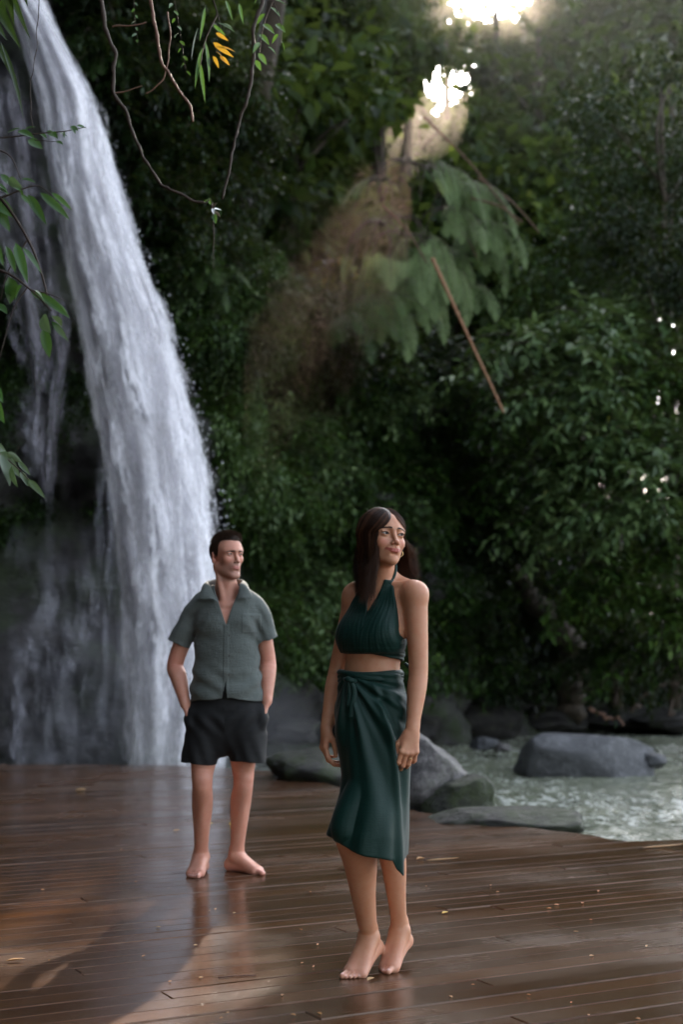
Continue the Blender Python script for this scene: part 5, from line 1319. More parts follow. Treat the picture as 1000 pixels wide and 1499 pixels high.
# lower, nearer trees whose trunks and crowns fill the right side
for (px, Y, top, R, z0) in [(985, 27, 12.8, 2.2, .6), (900, 29, 10.5, 2.2, .5), (1040, 26, 10, 2.2, .4), (780, 30, 8.8, 2.0, .8)]:
    x = (px - 500) / F_PX * Y; tree((x, Y, z0), top - z0, R, 2.6, 7000, .13, 300 + k, 'slender bank tree ' + ('above the cane' if px < 800 else 'over the slab boulder' if px < 950 else 'by the right edge' if px < 1000 else 'half outside the right edge'), 'bank trees', m_mid if px < 950 else m_dark, thick=.12); k += 1
for (x, y, z0, H, R, lx, ly) in [(-9, 3, 6, 5, 4.8, 4.6, 0), (-9, 9, 7, 4.5, 4.2, 4.2, 0), (-8.5, -4, 5.5, 5, 4.8, 4.5, 0), (-6.5, -8, 0, 12, 5.2, 1.5, .8), (-.5, -10, 0, 12.5, 5.2, 0, 0), (5.5, -13, 0, 13, 5.4, 0, 0), (-3.5, -1, 7, 5, 4.2, .5, 0), (-5, -6, -1.5, 10, 4.0, 0, 0), (0, -6.5, -1.5, 10.5, 4.2, 0, 0), (5, -7, -1.5, 10, 4.0, 0, 0)]:  # trees added out of view to block light from the left and behind
    tree((x, y, z0), H, R, 2.4 if z0 > -1 else 5.0, 9000, .24, 500 + k, 'unseen leafy tree added to shade the deck ' + ('from the left bank' if x < -6.6 else 'behind the photographer, left' if x < -2 else 'behind the photographer, middle' if x < 2 else 'behind the photographer, right'), 'unseen trees added for shade', m_dark, lean_=(lx, ly)); k += 1
# overhanging trees above the fall: only their shade and lowest leaves reach the view
for (x, y, z0, H, R, lx, ly) in [(-9.5, 14, 11, 6.5, 4.6, 3.6, -1.5), (-5.5, 19.5, 12.5, 5.5, 4.8, 2.4, -3.0), (-1.5, 24, 11, 6.0, 4.2, .4, -3.2), (-12, 8, 11, 7, 5, 4.4, 0)]:
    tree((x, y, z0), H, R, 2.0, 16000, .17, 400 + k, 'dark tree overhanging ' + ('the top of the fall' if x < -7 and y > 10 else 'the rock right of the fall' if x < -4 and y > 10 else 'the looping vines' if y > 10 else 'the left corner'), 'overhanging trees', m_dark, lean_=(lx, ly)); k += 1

# ------------------------------------------------------------------ waterfall
def fall_mat(name, dens, col_=(.88, .87, .92)):
    m = bpy.data.materials.new(name); m.use_nodes = True; n = m.node_tree.nodes; l = m.node_tree.links; b = n["Principled BSDF"]
    vc = n.new("ShaderNodeVertexColor"); vc.layer_name = 'Col'; sp = n.new("ShaderNodeSeparateColor"); l.new(vc.outputs[0], sp.inputs[0])
    def nz(su, sv, sc_, det, rg_, dist, off): 
        cx = n.new("ShaderNodeCombineXYZ"); l.new(mth(n, l, 'MULTIPLY', sp.outputs[0], su), cx.inputs[0]); l.new(mth(n, l, 'MULTIPLY', sp.outputs[1], sv), cx.inputs[1]); cx.inputs[2].default_value = off; return noise(n, l, cx.outputs[0], sc_, det, rg_, dist)
    a = nz(5, 9, 1.6, 7, .68, .5, dens * 7); s = nz(16, 5, 1.5, 4, .6, .3, dens * 3 + 4); f = nz(26, 40, 1.4, 4, .7, .2, 9)
    e = mth(n, l, 'ABSOLUTE', mth(n, l, 'SUBTRACT', sp.outputs[0], .5)); ed = mth(n, l, 'MULTIPLY', mth(n, l, 'POWER', mth(n, l, 'MULTIPLY', e, 2.0), 5.0), .50)
    t = mth(n, l, 'ADD', mth(n, l, 'MULTIPLY', a, .55), mth(n, l, 'ADD', mth(n, l, 'MULTIPLY', s, .35), mth(n, l, 'MULTIPLY', f, .28)))
    t = mth(n, l, 'SUBTRACT', mth(n, l, 'ADD', t, dens), ed); al = ramp(n, l, t, [(.47, g(0)), (.64, g(1))])
    al = mth(n, l, 'MULTIPLY', al, sp.outputs[2])
    c = mixc(n, l, f, tuple(v * .70 for v in col_), col_); l.new(c, b.inputs['Base Color']); b.inputs['Roughness'].default_value = .5; b.inputs['Specular IOR Level'].default_value = .2
    tl = n.new("ShaderNodeBsdfTranslucent"); l.new(c, tl.inputs[0]); m1 = n.new("ShaderNodeMixShader"); m1.inputs[0].default_value = .3; l.new(b.outputs[0], m1.inputs[1]); l.new(tl.outputs[0], m1.inputs[2])
    tp = n.new("ShaderNodeBsdfTransparent"); m2 = n.new("ShaderNodeMixShader"); l.new(al, m2.inputs[0]); l.new(tp.outputs[0], m2.inputs[1]); l.new(m1.outputs[0], m2.inputs[2]); l.new(m2.outputs[0], n["Material Output"].inputs[0]); return m
def sheet(ysn, xl, xr, Yf, nu, nv_, bulge, ph, fade=(0, 0), rag=0.0, dm=1.0):
    V, Cc = [], []
    for i in range(nv_):
        v = i / (nv_ - 1); py = ysn[0] + (ysn[-1] - ysn[0]) * v; a, b = np.interp(py, ysn, xl), np.interp(py, ysn, xr); Y = Yf(v)
        a -= rag * math.sin(v * 23 + ph); b += rag * math.sin(v * 19 + ph * 2)
        for j in range(nu):
            u = j / (nu - 1); p = at(a + (b - a) * u, py, Y); p[1] -= bulge * math.sin(math.pi * u) + .07 * math.sin(u * 21 + v * 8 + ph) + .05 * math.sin(u * 9 - v * 31 + ph)
            V.append(p); fa = min(1, v / fade[0]) if fade[0] else 1; fb = min(1, (1 - v) / fade[1]) if fade[1] else 1; Cc.append((u, v * (ysn[-1] - ysn[0]) / 1100, fa * fb * dm))
    return np.array(V), grid_faces(nv_, nu), np.array(Cc)
fall = empty('waterfall', at(250, 1110, 17.2) * np.array([1, 1, 0]) + (0, 0, WZ)); tag(fall, 'tall white waterfall dropping past the rock wall behind the man', kind='structure', cat='waterfall')
ysn = [-40, 60, 150, 230, 300, 380, 460, 560, 640, 720, 780, 900, 1135]
xl = [-8, 28, 52, 62, 74, 88, 102, 118, 138, 150, 158, 172, 176]
xr = [42, 88, 138, 164, 186, 214, 244, 276, 296, 312, 322, 330, 336]
for i, (o, dn, rg_) in enumerate([(0, .24, 2), (.18, .16, 6), (.36, .09, 10), (.54, .01, 16), (.70, -.05, 22)]):
    V, F, c = sheet(ysn, [x + i * 1.5 - (i > 2) * 3 for x in xl], [x + i * 2.2 for x in xr], lambda v, o=o: 17.7 - o * (.4 + v) - .5 * v ** 1.5, 46, 170, .22, i * 2.1, rag=rg_ * .5, fade=(0, .02))
    mk('water_sheet', V + (i * .013, 0, 0), F, fall_mat('falling_water_%s' % 'abcde'[i], dn), fall, colors=c)
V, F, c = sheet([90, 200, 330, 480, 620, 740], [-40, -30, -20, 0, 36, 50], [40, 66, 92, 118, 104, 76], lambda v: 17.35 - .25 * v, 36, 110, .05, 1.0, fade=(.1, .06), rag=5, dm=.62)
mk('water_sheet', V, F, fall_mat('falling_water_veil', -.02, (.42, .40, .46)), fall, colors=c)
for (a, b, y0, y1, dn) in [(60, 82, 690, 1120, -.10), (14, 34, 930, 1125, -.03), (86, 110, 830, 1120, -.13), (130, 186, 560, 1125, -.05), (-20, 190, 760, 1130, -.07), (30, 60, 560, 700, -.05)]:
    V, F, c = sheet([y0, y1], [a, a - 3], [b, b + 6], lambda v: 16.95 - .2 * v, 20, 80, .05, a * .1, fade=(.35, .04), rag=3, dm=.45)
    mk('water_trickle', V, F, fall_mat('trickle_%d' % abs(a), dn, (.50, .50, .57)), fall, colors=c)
# drops thrown off the edge of the fall
rs = np.random.default_rng(6); n = 1300; v = rs.random(n) ** .8; py = -20 + 1130 * v; b = np.interp(py, ysn, xr); a = np.interp(py, ysn, xl); side = rs.random(n) < .97
px = np.where(side, b - 8 + rs.normal(size=n) * (6 + 10 * v), a + 6 - rs.normal(size=n) * (4 + 9 * v)); Y = 17.3 - .6 * v + rs.normal(size=n) * .15
P = np.array([at(x, y, yy) for x, y, yy in zip(px, py, Y)]); r = .0025 + .0065 * rs.random(n) ** 2; oc = np.array([[1, 0, 0], [-1, 0, 0], [0, 1, 0], [0, -1, 0], [0, 0, 2.2], [0, 0, -2.2]])
of = np.array([[0, 2, 4], [2, 1, 4], [1, 3, 4], [3, 0, 4], [2, 0, 5], [1, 2, 5], [3, 1, 5], [0, 3, 5]])
V = (P[:, None] + oc[None] * r[:, None, None]).reshape(-1, 3); F = (np.arange(n)[:, None, None] * 6 + of[None]).reshape(-1, 3); mk('spray', V, F, mat('spray_drops', (.72, .72, .78), .4), fall)
inv = Matrix.Translation(fall.location).inverted()
for ch in fall.children: ch.matrix_parent_inverse = inv

# ------------------------------------------------------------------ boulders
def rock_mesh(name, rad, seed, sub=5, flat_top=None, rough_=.34, boxy=1.0, cut=(.62, .88)):
    import bmesh
    bm = bmesh.new(); bmesh.ops.create_icosphere(bm, subdivisions=sub, radius=1.0); V = np.array([v.co[:] for v in bm.verts]); F = np.array([[v.index for v in f.verts] for f in bm.faces]); bm.free()
    rs = np.random.default_rng(seed); V = np.sign(V) * np.abs(V) ** boxy; V = V * (1 + rough_ * 1.3 * vnoise(V + seed, .9, 2)[:, None])
    for _ in range(9):                                               # broken planes
        d = nrm(rs.normal(size=3)); c = rs.uniform(*cut); t = V @ d - c; V = V - np.where(t > 0, t, 0)[:, None] * d * .88
    if flat_top: t = V[:, 2] - flat_top; V[:, 2] -= np.where(t > 0, t, 0) * .85
    V = V * (1 + rough_ * .34 * vnoise(V * 3 + seed, 1, 5, .62)[:, None]) * np.array(rad); return V, F
def boul_b(lo, hi_, moss):
    def b(n, l, p):
        v = coords(n, l); f = noise(n, l, v, 3.6, 8, .74); f2 = noise(n, l, v, 12, 7, .75); ge = n.new("ShaderNodeNewGeometry"); sx = n.new("ShaderNodeSeparateXYZ"); l.new(ge.outputs['Normal'], sx.inputs[0])
        c = ramp(n, l, mth(n, l, 'ADD', mth(n, l, 'MULTIPLY', f, .6), mth(n, l, 'MULTIPLY', f2, .4)), [(.40, lo), (.50, tuple((a + b_) / 3.2 for a, b_ in zip(lo, hi_))), (.60, hi_)])
        ms = ramp(n, l, mth(n, l, 'ADD', mth(n, l, 'MULTIPLY', f, .8), moss), [(.50, g(0)), (.62, g(1))]); c = mixc(n, l, ms, c, mixc(n, l, f2, (.008, .014, .004), (.035, .048, .014)))
        l.new(c, p.inputs['Base Color']); l.new(ramp(n, l, f2, [(.3, g(.35)), (.7, g(.75))]), p.inputs['Roughness']); bump(n, l, p, mth(n, l, 'ADD', f2, f), .8, .05)
    return b
m_pale_rock = mat('pale_boulder', (.2, .2, .2), .6, .4, build=boul_b((.012, .011, .012), (.20, .185, .185), .07)); m_dark_rock = mat('dark_boulder', (.05, .05, .05), .6, .4, build=boul_b((.012, .013, .014), (.075, .078, .085), -.08))
m_moss_rock = mat('mossy_boulder', (.03, .04, .02), .8, .3, build=boul_b((.010, .010, .008), (.05, .048, .045), .16)); m_slab = mat('slab_boulder', (.1, .1, .1), .5, .5, build=boul_b((.040, .042, .047), (.120, .122, .132), -.2))
def boulder(px, py, Y, rad, seed, m, label, rz=0.0, flat_top=None, tilt=0.0, boxy=.8, rough_=.34, cut=(.62, .88)):
    V, F = rock_mesh('b', rad, seed, flat_top=flat_top, boxy=boxy, rough_=rough_, cut=cut); V = V @ (rotz(rz) @ roty(tilt)).T; c = at(px, py, Y); o = mk('boulder', V, F, m); o.location = c; tag(o, label, 'boulder'); return o
boulder(622, 1152, 11.6, (.44, .42, .42), 3, m_pale_rock, 'pale jagged boulder just behind the woman at the deck edge', .3, None, .25)
boulder(655, 1172, 11.3, (.34, .32, .20), 4, m_moss_rock, 'low grey rock joining the pale boulder to the flat mossy one', .1)
boulder(735, 1200, 10.15, (.52, .40, .14), 6, m_moss_rock, 'flat mossy boulder lying against the edge of the deck', -.1, .5); 
boulder(475, 1138, 13.5, (.55, .5, .26), 8, m_moss_rock, 'dark moss-covered boulder between the man and the woman', .2)
boulder(858, 1114, 20.0, (.90, .62, .42), 13, m_slab, 'large grey slab-like boulder in the middle of the river', .08, .84, .05, .42, .12, (.92, 1.12))
boulder(955, 1112, 19.8, (.22, .2, .14), 14, m_dark_rock, 'small dark rock at the right end of the large slab boulder')
boulder(710, 1088, 23, (.26, .3, .11), 15, m_dark_rock, 'small brown rock breaking the water left of the slab boulder'); boulder(735, 1094, 23, (.16, .2, .09), 16, m_pale_rock, 'small pale rock beside the brown one in the river')
m_bank_rock = mat('bank_rock', (.02, .02, .02), .8, .2, build=boul_b((.004, .004, .004), (.034, .031, .028), .06))
boulder(690, 1052, 27.5, (1.3, .8, .55), 17, m_bank_rock, 'broad dark ledge of rock at the foot of the far bank', 0, .5); boulder(600, 1062, 25.5, (.7, .7, .42), 18, m_bank_rock, 'dark rounded rock behind the pale boulder at the cliff foot')
boulder(425, 1070, 21, (.5, .5, .20), 19, m_bank_rock, 'grey rock washed by the pool beside the waterfall'); boulder(410, 1042, 22.3, (.8, .6, .5), 20, m_bank_rock, 'dark rock at the cliff foot right of the man'); boulder(520, 1050, 24, (.9, .7, .5), 21, m_bank_rock, 'dark rock at the cliff foot behind the woman')
boulder(775, 1056, 29.5, (1.1, .8, .30), 22, m_bank_rock, 'dark low rock under the bank shrubs left of the dead roots'); boulder(900, 1054, 30, (1.3, .8, .26), 23, m_bank_rock, 'dark low rock under the bank shrubs behind the slab boulder'); boulder(1010, 1056, 29, (1.0, .8, .28), 24, m_bank_rock, 'dark low rock at the far right of the bank')
# ------------------------------------------------------------------ vines, canes and near branches
vine_m = mat('vine_bark', (.045, .030, .022), .7, .3); cane_m = mat('dry_cane', (.20, .095, .045), .6, .35); dull_m = mat('dull_cane', (.075, .042, .025), .7, .3); twig_m = mat('pale_twig', (.16, .085, .060), .7, .3)
def line_thing(name, pts, r0, r1, m, label, cat, Y, group=None, n=60, wob=.0, parts=None):
    P = np.array([at(p[0], p[1], p[2] if len(p) > 2 else Y) for p in pts]); Q = spline(P, n); rs = np.random.default_rng(len(label)); 
    if wob: Q = Q + np.stack([vnoise(Q * 9 + k * 7, 1, 2) for k in range(3)], 1) * wob
    mb = MB(); mb.tube(Q, np.linspace(r0, r1, n) * (1 + .18 * np.sin(np.arange(n) * 1.9)), 7); o = mb.build(name, m); tag(o, label, cat, group); return o
line_thing('vine', [(138, -40), (150, 20), (167, 80), (168, 135), (185, 170), (200, 215), (232, 262), (268, 288), (300, 298)], .011, .006, vine_m, 'long thin vine looping down from the top left towards a white flower', 'vine', 6.5, wob=.03)
line_thing('vine', [(395, -40), (372, 40), (367, 100), (362, 150), (350, 190), (336, 245), (325, 290)], .010, .005, vine_m, 'thin knotted vine hanging to the right of the looping one', 'vine', 6.5, wob=.03)
line_thing('vine', [(212, -40), (225, 25), (236, 85), (246, 103), (262, 135), (285, 177)], .008, .006, twig_m, 'pale broken twig hanging at an angle between the two vines', 'twig', 6.0, wob=.02)
line_thing('vine', [(246, 20), (246, 60), (240, 110), (225, 130), (213, 137)], .004, .003, twig_m, 'thin brown twig crossing behind the pale broken one', 'twig', 6.3, wob=.02)
line_thing('vine', [(164, 40), (190, 38), (214, 32)], .004, .003, twig_m, 'short pale pink twig near the top beside the looping vine', 'twig', 6.2, wob=.01)
line_thing('vine', [(168, 136), (185, 134), (208, 126)], .004, .002, twig_m, 'short side shoot on the bend of the looping vine', 'twig', 6.5, wob=.01)
line_thing('vine', [(54, -20), (52, 60), (48, 120), (44, 190)], .0022, .0015, vine_m, 'hair-thin hanging root in front of the top of the waterfall', 'root', 5.5, wob=.02)
line_thing('vine', [(310, 300), (312, 345), (313, 392)], .003, .0015, vine_m, 'short root tip hanging below the white flower', 'root', 6.5, wob=.01)
line_thing('bamboo_cane', [(633, 378), (680, 480), (738, 604)], .030, .018, cane_m, 'dry orange bamboo cane leaning against the dark shrubs', 'cane', 21.6)
for a, b, Y, lb in (((620, 170), (760, 330), 23, 'long dry cane slanting down from the fern crowns'), ((690, 290), (765, 325), 23, 'short dry cane lying almost level beside the ferns'), ((655, 320), (700, 380), 23.5, 'dry stalk hanging below the tree ferns'),
                    ((560, 300), (625, 385), 21.8, 'bent dry stalk over the drooping ferns'), ((700, 260), (790, 340), 24, 'dry cane furthest right among the fallen canes')):
    line_thing('bamboo_cane', [a, ((a[0] + b[0]) / 2 + 3, (a[1] + b[1]) / 2 - 6), b], .022, .012, dull_m, lb, 'cane', Y)
line_thing('trunk', [(835, 1050), (838, 960), (800, 900), (770, 860), (745, 830)], .28, .13, bark, 'dark leaning tree trunk rising from the far bank', 'tree', 27, wob=.1)
for i, pts in enumerate(([(850, 1010), (880, 990), (905, 960), (930, 930)], [(900, 1030), (920, 990), (950, 985), (985, 960)], [(870, 1040), (885, 1050), (915, 1058)], [(930, 1045), (950, 1010), (985, 1000), (1010, 1010)], [(985, 1050), (1000, 985), (1015, 940)])):
    line_thing('root', pts, .035, .015, twig_m if i == 2 else vine_m, 'bare twisted root on the bank above the slab boulder', 'root', 26, 'bare roots on the right bank', wob=.15)

def leaf_blade(L, W, droop, fold=.18, k=7, tip=1.6):
    V = []
    for i in range(k):
        t = i / (k - 1); w = W * math.sin(math.pi * min(1, t ** .75)) ** .8 * (1 - t ** 6 * .3) + .0006; z = -droop * L * t * t
        for s, zz in ((-1, fold * w), (-.5, fold * w * .45), (0, 0), (.5, fold * w * .45), (1, fold * w)): V.append((L * t, s * w / 2, z + zz))
    return np.array(V), grid_faces(k, 5)
def near_leaf_m(name, c1, c2, tr=.35):
    m = bpy.data.materials.new(name); m.use_nodes = True; n = m.node_tree.nodes; l = m.node_tree.links; b = n["Principled BSDF"]; f = noise(n, l, coords(n, l), 14, 4, .6); vc = n.new("ShaderNodeVertexColor"); vc.layer_name = 'Col'
    sp = n.new("ShaderNodeSeparateColor"); l.new(vc.outputs[0], sp.inputs[0]); c = mixc(n, l, mth(n, l, 'ADD', mth(n, l, 'MULTIPLY', f, .5), mth(n, l, 'MULTIPLY', sp.outputs[0], .5)), c1, c2); l.new(c, b.inputs['Base Color']); b.inputs['Roughness'].default_value = .38
    t = n.new("ShaderNodeBsdfTranslucent"); l.new(mixc(n, l, .4, c, (.12, .20, .02)), t.inputs[0]); x = n.new("ShaderNodeMixShader"); x.inputs[0].default_value = tr; l.new(b.outputs[0], x.inputs[1]); l.new(t.outputs[0], x.inputs[2]); l.new(x.outputs[0], n["Material Output"].inputs[0]); return m
nl = near_leaf_m('branch_leaf', (.016, .055, .014), (.055, .150, .035)); nl_y = near_leaf_m('yellow_leaf', (.40, .13, .012), (.55, .28, .03), .4); nl_d = near_leaf_m('strap_leaf', (.008, .020, .007), (.022, .048, .015)); nl_g = near_leaf_m('grey_leaf', (.06, .10, .06), (.12, .17, .10))
def place_leaves(specs, Y, m, parent, name='leaf', kk=0):
    """specs: (x0,y0,x1,y1,width_px[,droop]) base and tip in photo pixels, all as ONE mesh per plant"""
    Vs, Fs, Cs, n = [], [], [], 0; rs = np.random.default_rng(kk + 5)
    for sp in specs:
        x0, y0, x1, y1, wpx = sp[:5]; dr = sp[5] if len(sp) > 5 else .12; dy = rs.normal() * .05; a, b = at(x0, y0, Y + dy), at(x1, y1, Y + dy + rs.normal() * .05); d = b - a; L = np.linalg.norm(d); X = d / L
        W = wpx / F_PX * Y; up = nrm(np.array([0, -1.0, .6]) + rs.normal(size=3) * .35); Zv = nrm(up - X * (up @ X)); Yv = np.cross(Zv, X); V, F = leaf_blade(L, W, dr); V[:, 2] += dr * L * (V[:, 0] / L)
        Vs.append(a + V @ np.stack([X, Yv, Zv])); Fs.append(F + n); Cs.append(np.full((len(V), 3), rs.random())); n += len(V)
    return mk(name, np.concatenate(Vs), np.concatenate(Fs), m, parent, colors=np.concatenate(Cs))
def near_plant(name, label, cat, stems, specs, Y, m, base, sm=vine_m, extra=None):
    e = empty(name, at(base[0], base[1], Y)); tag(e, label, cat); mb = MB()
    for st, r in stems: Q = spline(np.array([at(x, y, Y) for x, y in st]), 24); mb.tube(Q, np.linspace(r, r * .4, 24), 6)
    mb.build('stem', sm, e); place_leaves(specs, Y, m, e, 'leaves', int(abs(base[0]) + 50))
    if extra: place_leaves(extra[0], Y, extra[1], e, extra[2], 3)
    rebase(e); return e
near_plant('leafy_branch', 'leafy green branch reaching in at the left edge in front of the fall', 'branch', [([(-60, 240), (0, 290), (40, 350), (60, 400), (70, 440)], .008), ([(0, 290), (50, 272), (75, 285)], .004), ([(-40, 215), (10, 225), (30, 262)], .005), ([(40, 350), (10, 400), (0, 440)], .004)],
           [(40, 285, 68, 330, 14), (58, 282, 102, 322, 13), (75, 282, 105, 308, 8), (0, 255, 20, 275, 10), (-15, 290, 22, 320, 22), (-10, 300, 14, 340, 18), (20, 268, 34, 290, 9), (30, 262, 52, 268, 9), (22, 355, 40, 415, 15), (8, 360, 22, 400, 11), (32, 362, 60, 400, 10),
            (-12, 268, 12, 285, 14), (10, 265, 30, 280, 14), (-20, 340, 5, 390, 16), (30, 285, 45, 300, 8), (55, 385, 62, 405, 6)], 5.6, nl, (-60, 240), extra=([(12, 262, 33, 275, 14), (-6, 272, 10, 283, 12)], nl_g, 'pale_leaves'))
near_plant('leafy_branch', 'branch with round dark leaves low at the left edge', 'branch', [([(-50, 380), (10, 400), (45, 425), (75, 455)], .007), ([(45, 425), (70, 430), (95, 440)], .004), ([(40, 420), (20, 450), (5, 500), (-10, 560)], .003)],
           [(12, 405, 14, 445, 24), (32, 418, 22, 440, 20), (44, 425, 84, 448, 12), (60, 432, 102, 466, 13), (78, 445, 98, 458, 9), (62, 480, 72, 524, 16), (75, 470, 100, 500, 9), (-10, 445, 10, 460, 16), (-12, 580, 6, 620, 18), (-15, 560, 4, 590, 16)], 5.6, nl, (-50, 380),
           extra=([(62, 462, 74, 488, 20), (50, 425, 66, 445, 14), (76, 462, 90, 478, 14), (78, 475, 100, 500, 8)], nl_g, 'pale_leaves'))
near_plant('leafy_branch', 'thin spray of small dark leaves crossing the fall near the top left', 'branch', [([(-40, 205), (20, 200), (60, 195), (95, 192), (125, 186)], .004), ([(50, 205), (90, 208)], .002)],
           [(25, 192, 50, 203, 15), (40, 205, 62, 218, 16), (35, 190, 52, 186, 9), (58, 195, 68, 203, 7), (68, 192, 80, 200, 8), (75, 193, 84, 203, 8), (88, 195, 98, 200, 7), (96, 190, 94, 202, 6), (103, 185, 114, 192, 8), (112, 184, 126, 188, 7), (104, 188, 110, 196, 6), (82, 207, 92, 212, 6), (10, 195, 30, 188, 12)], 5.8, nl, (-40, 205))
near_plant('strap_leaf_plant', 'dark strap-shaped leaves hanging in at the top left corner', 'plant', [([(-30, -60), (-5, -30), (5, -10)], .010)],
           [(-30, -40, 30, 72, 20, .3), (-10, -70, 44, 58, 12, .3), (5, -60, 20, 40, 14), (-50, -20, 10, 60, 18), (0, 60, 34, 175, 7, .3), (-12, 50, 15, 110, 8), (20, -60, 40, 10, 12), (-20, -50, 8, 25, 22)], 5.2, nl_d, (-30, -60))
near_plant('fern_frond', 'pale fern frond with toothed leaflets at the left edge below the rocks', 'fern', [([(-40, 640), (0, 665), (30, 690), (66, 730)], .004)],
           [(0, 664, 14, 712, 16), (-8, 655, 30, 700, 18), (16, 682, 26, 714, 14), (30, 690, 40, 712, 9), (38, 698, 48, 716, 7), (42, 702, 66, 730, 9), (-16, 650, 8, 660, 14), (10, 662, 34, 680, 10), (26, 676, 44, 696, 8)], 5.3, nl_g, (-40, 640))
near_plant('bamboo_branch', 'green and orange bamboo leaves hanging beside the right-hand vine', 'branch', [([(300, -40), (318, 20), (325, 50)], .005), ([(318, 20), (300, 60), (292, 100)], .004)],
           [(318, 33, 345, 48, 5), (312, 36, 330, 52, 5), (326, 34, 340, 42, 5), (300, 10, 292, 60, 5), (290, 40, 280, 90, 5), (300, 60, 306, 120, 6), (296, 70, 285, 130, 6), (292, 90, 300, 150, 6), (330, 0, 340, 30, 5), (350, 5, 356, 35, 5)], 6.6, nl, (300, -40),
           extra=([(312, 62, 342, 84, 8), (316, 75, 334, 95, 6), (312, 82, 320, 100, 6), (322, 82, 336, 96, 6), (316, 48, 334, 60, 6), (318, 68, 344, 76, 5)], nl_y, 'yellow_leaves'))
near_plant('leafy_branch', 'bright small-leaved branch at the top beside the right-hand vine', 'branch', [([(420, -40), (400, 0), (385, 40), (378, 90)], .004), ([(400, 0), (412, 40), (410, 70)], .003)],
           [(395, 10, 410, 25, 9), (388, 20, 376, 36, 9), (385, 35, 402, 50, 9), (380, 50, 394, 66, 9), (380, 62, 370, 78, 8), (378, 78, 390, 95, 9), (404, 35, 418, 48, 9), (408, 50, 398, 64, 8), (402, 0, 420, 8, 9), (392, 68, 404, 80, 8), (374, 88, 382, 104, 8), (384, -8, 372, 6, 9), (412, 60, 416, 76, 8)], 6.5, nl, (420, -40))
near_plant('hanging_leaves', 'string of tiny leaves hanging at the top centre-left', 'branch', [([(250, -30), (262, 40), (272, 105)], .002), ([(195, -30), (197, 30), (203, 68)], .0015)],
           [(252 + k * 2.2, 5 + k * 11, 252 + k * 2.2 + (7 if k % 2 else -5), 12 + k * 11, 5) for k in range(10)] + [(196 + k * .6, -5 + k * 9, 196 + (5 if k % 2 else -4), k * 9, 4) for k in range(8)], 6.4, nl, (250, -30))
near_plant('white_flower', 'small white flower with a green bud where the two vines meet', 'flower', [([(300, 298), (308, 292), (312, 305)], .004)], [(306, 290, 308, 300, 6), (312, 312, 316, 328, 8), (300, 296, 306, 292, 5)], 6.5, nl, (305, 297),
           extra=([(312, 303, 318, 297, 5), (313, 306, 326, 309, 7), (312, 309, 322, 318, 7), (311, 305, 313, 314, 5)], mat('petal', (.62, .62, .60), .5), 'petals'))

# ------------------------------------------------------------------ litter on the deck
straw = mat('straw', (.52, .33, .16), .6); dry = mat('dry_leaf', (.38, .20, .07), .6); yel = mat('fallen_yellow', (.62, .40, .05), .5)
def flat_leaf(px, py, L, W, rz, m, label, group=None, name='fallen_leaf', cat='leaf'):
    V, F = leaf_blade(L, W, -.10, .3, 6); V[:, 2] = np.abs(V[:, 2]) + .004; V[:, 0] -= L / 2; p = on_z(px, py, .0); o = mk(name, V, F, m, colors=None); o.location = p; o.rotation_euler = (0, 0, rz); so = o.modifiers.new('t', 'SOLIDIFY'); so.thickness = .0012; tag(o, label, cat, group); return o
flat_leaf(648, 1261, .185, .020, -.10, straw, 'long straw-coloured strip of bark lying behind the woman on the deck', name='bark_strip', cat='bark strip'); flat_leaf(616, 1259, .05, .035, .3, dry, 'curled orange-brown leaf at the end of the straw strip')
flat_leaf(975, 1242, .27, .022, -.05, straw, 'long pale strip of bark near the water at the right edge of the deck', name='bark_strip', cat='bark strip')
flat_leaf(340, 1208, .06, .035, 1.2, yel, 'bright yellow leaf lying between the man\'s legs'); flat_leaf(308, 1207, .035, .02, .3, yel, 'tiny yellow leaf behind the man\'s right foot'); flat_leaf(652, 1338, .035, .018, .6, yel, 'small curled yellow leaf right of the woman\'s calves')
flat_leaf(22, 1408, .07, .02, .2, dry, 'brown leaf near the left edge of the deck'); flat_leaf(118, 1158, .09, .045, .2, straw, 'pale leaf far back on the left of the deck'); flat_leaf(543, 1436, .04, .022, .9, straw, 'pale crumpled leaf at the woman\'s toes'); flat_leaf(258, 1217, .045, .02, .5, straw, 'pale leaf left of the man\'s knees on the deck')
mb = MB(); mb.tube(spline([(-.07, 0, .004), (0, .006, .005), (.07, 0, .004)], 8), .0022, 5); o = mb.build('twig', mat('dark_twig', (.06, .02, .015), .6)); o.location = on_z(347, 1431); o.rotation_euler = (0, 0, .25); tag(o, 'thin dark red twig in the sunlit patch of the deck', 'twig')
rs = np.random.default_rng(15)
for i in range(50):
    px, py = rs.uniform(0, 1000), 1150 + 345 * rs.random() ** .8
    if (py < 1245 and px > 400 + (py - 1130) * 4.6) or (470 < px < 610 and py > 1350): continue
    L = rs.uniform(.008, .026); flat_leaf(px, py, L, L * rs.uniform(.25, .6), rs.uniform(0, 6.28), (straw, straw, dry, dry, dry)[rs.integers(5)], 'tiny fleck of dry plant litter on the wet deck', 'flecks of litter on the deck', 'leaf_fragment', 'litter')

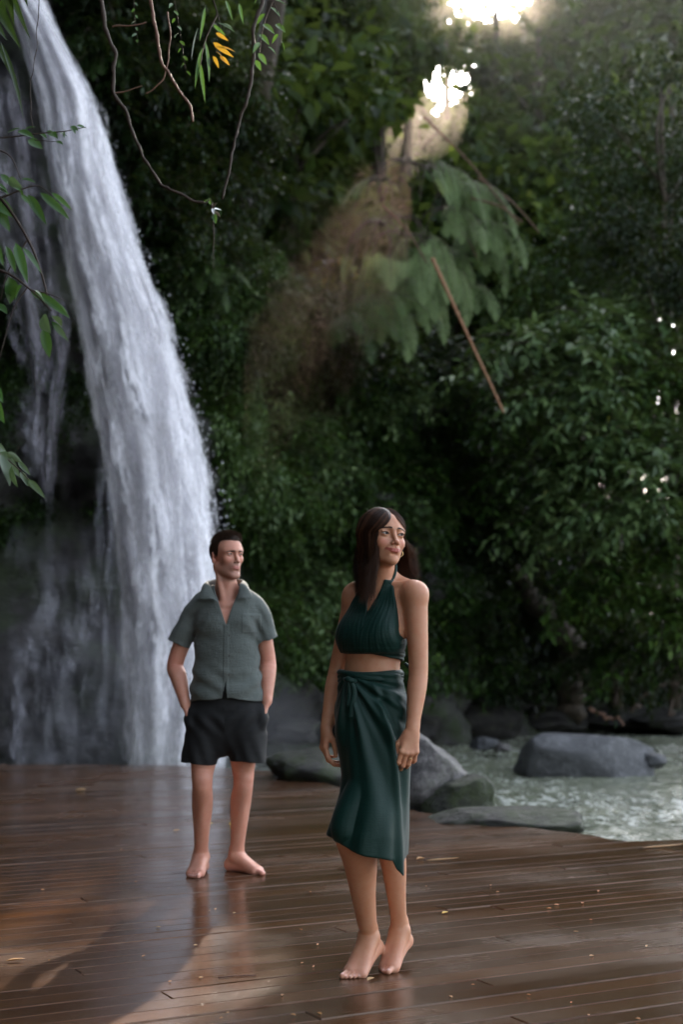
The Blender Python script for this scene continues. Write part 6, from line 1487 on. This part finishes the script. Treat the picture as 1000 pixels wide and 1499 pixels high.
# ------------------------------------------------------------------ mist at the foot of the fall and volumes added for the sun shaft and glow
def vol_mat(name, color, dens, an=.3):
    m = bpy.data.materials.new(name); m.use_nodes = True; n = m.node_tree.nodes; l = m.node_tree.links; n.remove(n["Principled BSDF"]); v = n.new("ShaderNodeVolumePrincipled")
    v.inputs['Color'].default_value = (*color, 1); v.inputs['Density'].default_value = dens; v.inputs['Anisotropy'].default_value = an; l.new(v.outputs[0], n["Material Output"].inputs['Volume']); return m
def boxo(name, lo, hi, m):
    x0, y0, z0 = lo; x1, y1, z1 = hi; V = [(x0, y0, z0), (x1, y0, z0), (x1, y1, z0), (x0, y1, z0), (x0, y0, z1), (x1, y0, z1), (x1, y1, z1), (x0, y1, z1)]
    return mk(name, V, [(0, 3, 2, 1), (4, 5, 6, 7), (0, 1, 5, 4), (1, 2, 6, 5), (2, 3, 7, 6), (3, 0, 4, 7)], m, smooth=False)
HAZE = 0.0
if HAZE > 0: hz = boxo('haze', (-165, -85, -2.8), (165, 245, 34), vol_mat('haze_air', (.97, .88, .80), HAZE, .85)); tag(hz, kind='stuff')
V, F = rock_mesh('m', (1.9, .9, 1.5), 31, sub=3, rough_=.1); mist_and_glow = mk('mist_and_glow', V + (-2.0, 16.6, .3), F, vol_mat('mist_air', (.9, .9, .95), .09, .2)); tag(mist_and_glow, kind='stuff')

V, F = rock_mesh('m', (1.2, 1.2, 10.0), 33, sub=3, rough_=.1); Rm = np.array(sdir.to_track_quat('Z', 'Y').to_matrix()); shaft_air = mk('mist_and_glow', V @ Rm.T + hb_ + SD * 6.8, F, vol_mat('shaft_tint', (.96, .68, .57), .0011, .7)); tag(shaft_air, kind='stuff')  # volume stretched along the sun line, tinted warm to form the light shaft
V, F = rock_mesh('m', (8.0, 9.0, 7.5), 35, sub=3, rough_=.08); glow = mk('mist_and_glow', V + at(690, 70, 37), F, vol_mat('sun_glow_air', (.97, .86, .76), .0045, .6)); tag(glow, kind='stuff')  # volume added to give a warm glow around the sun gap
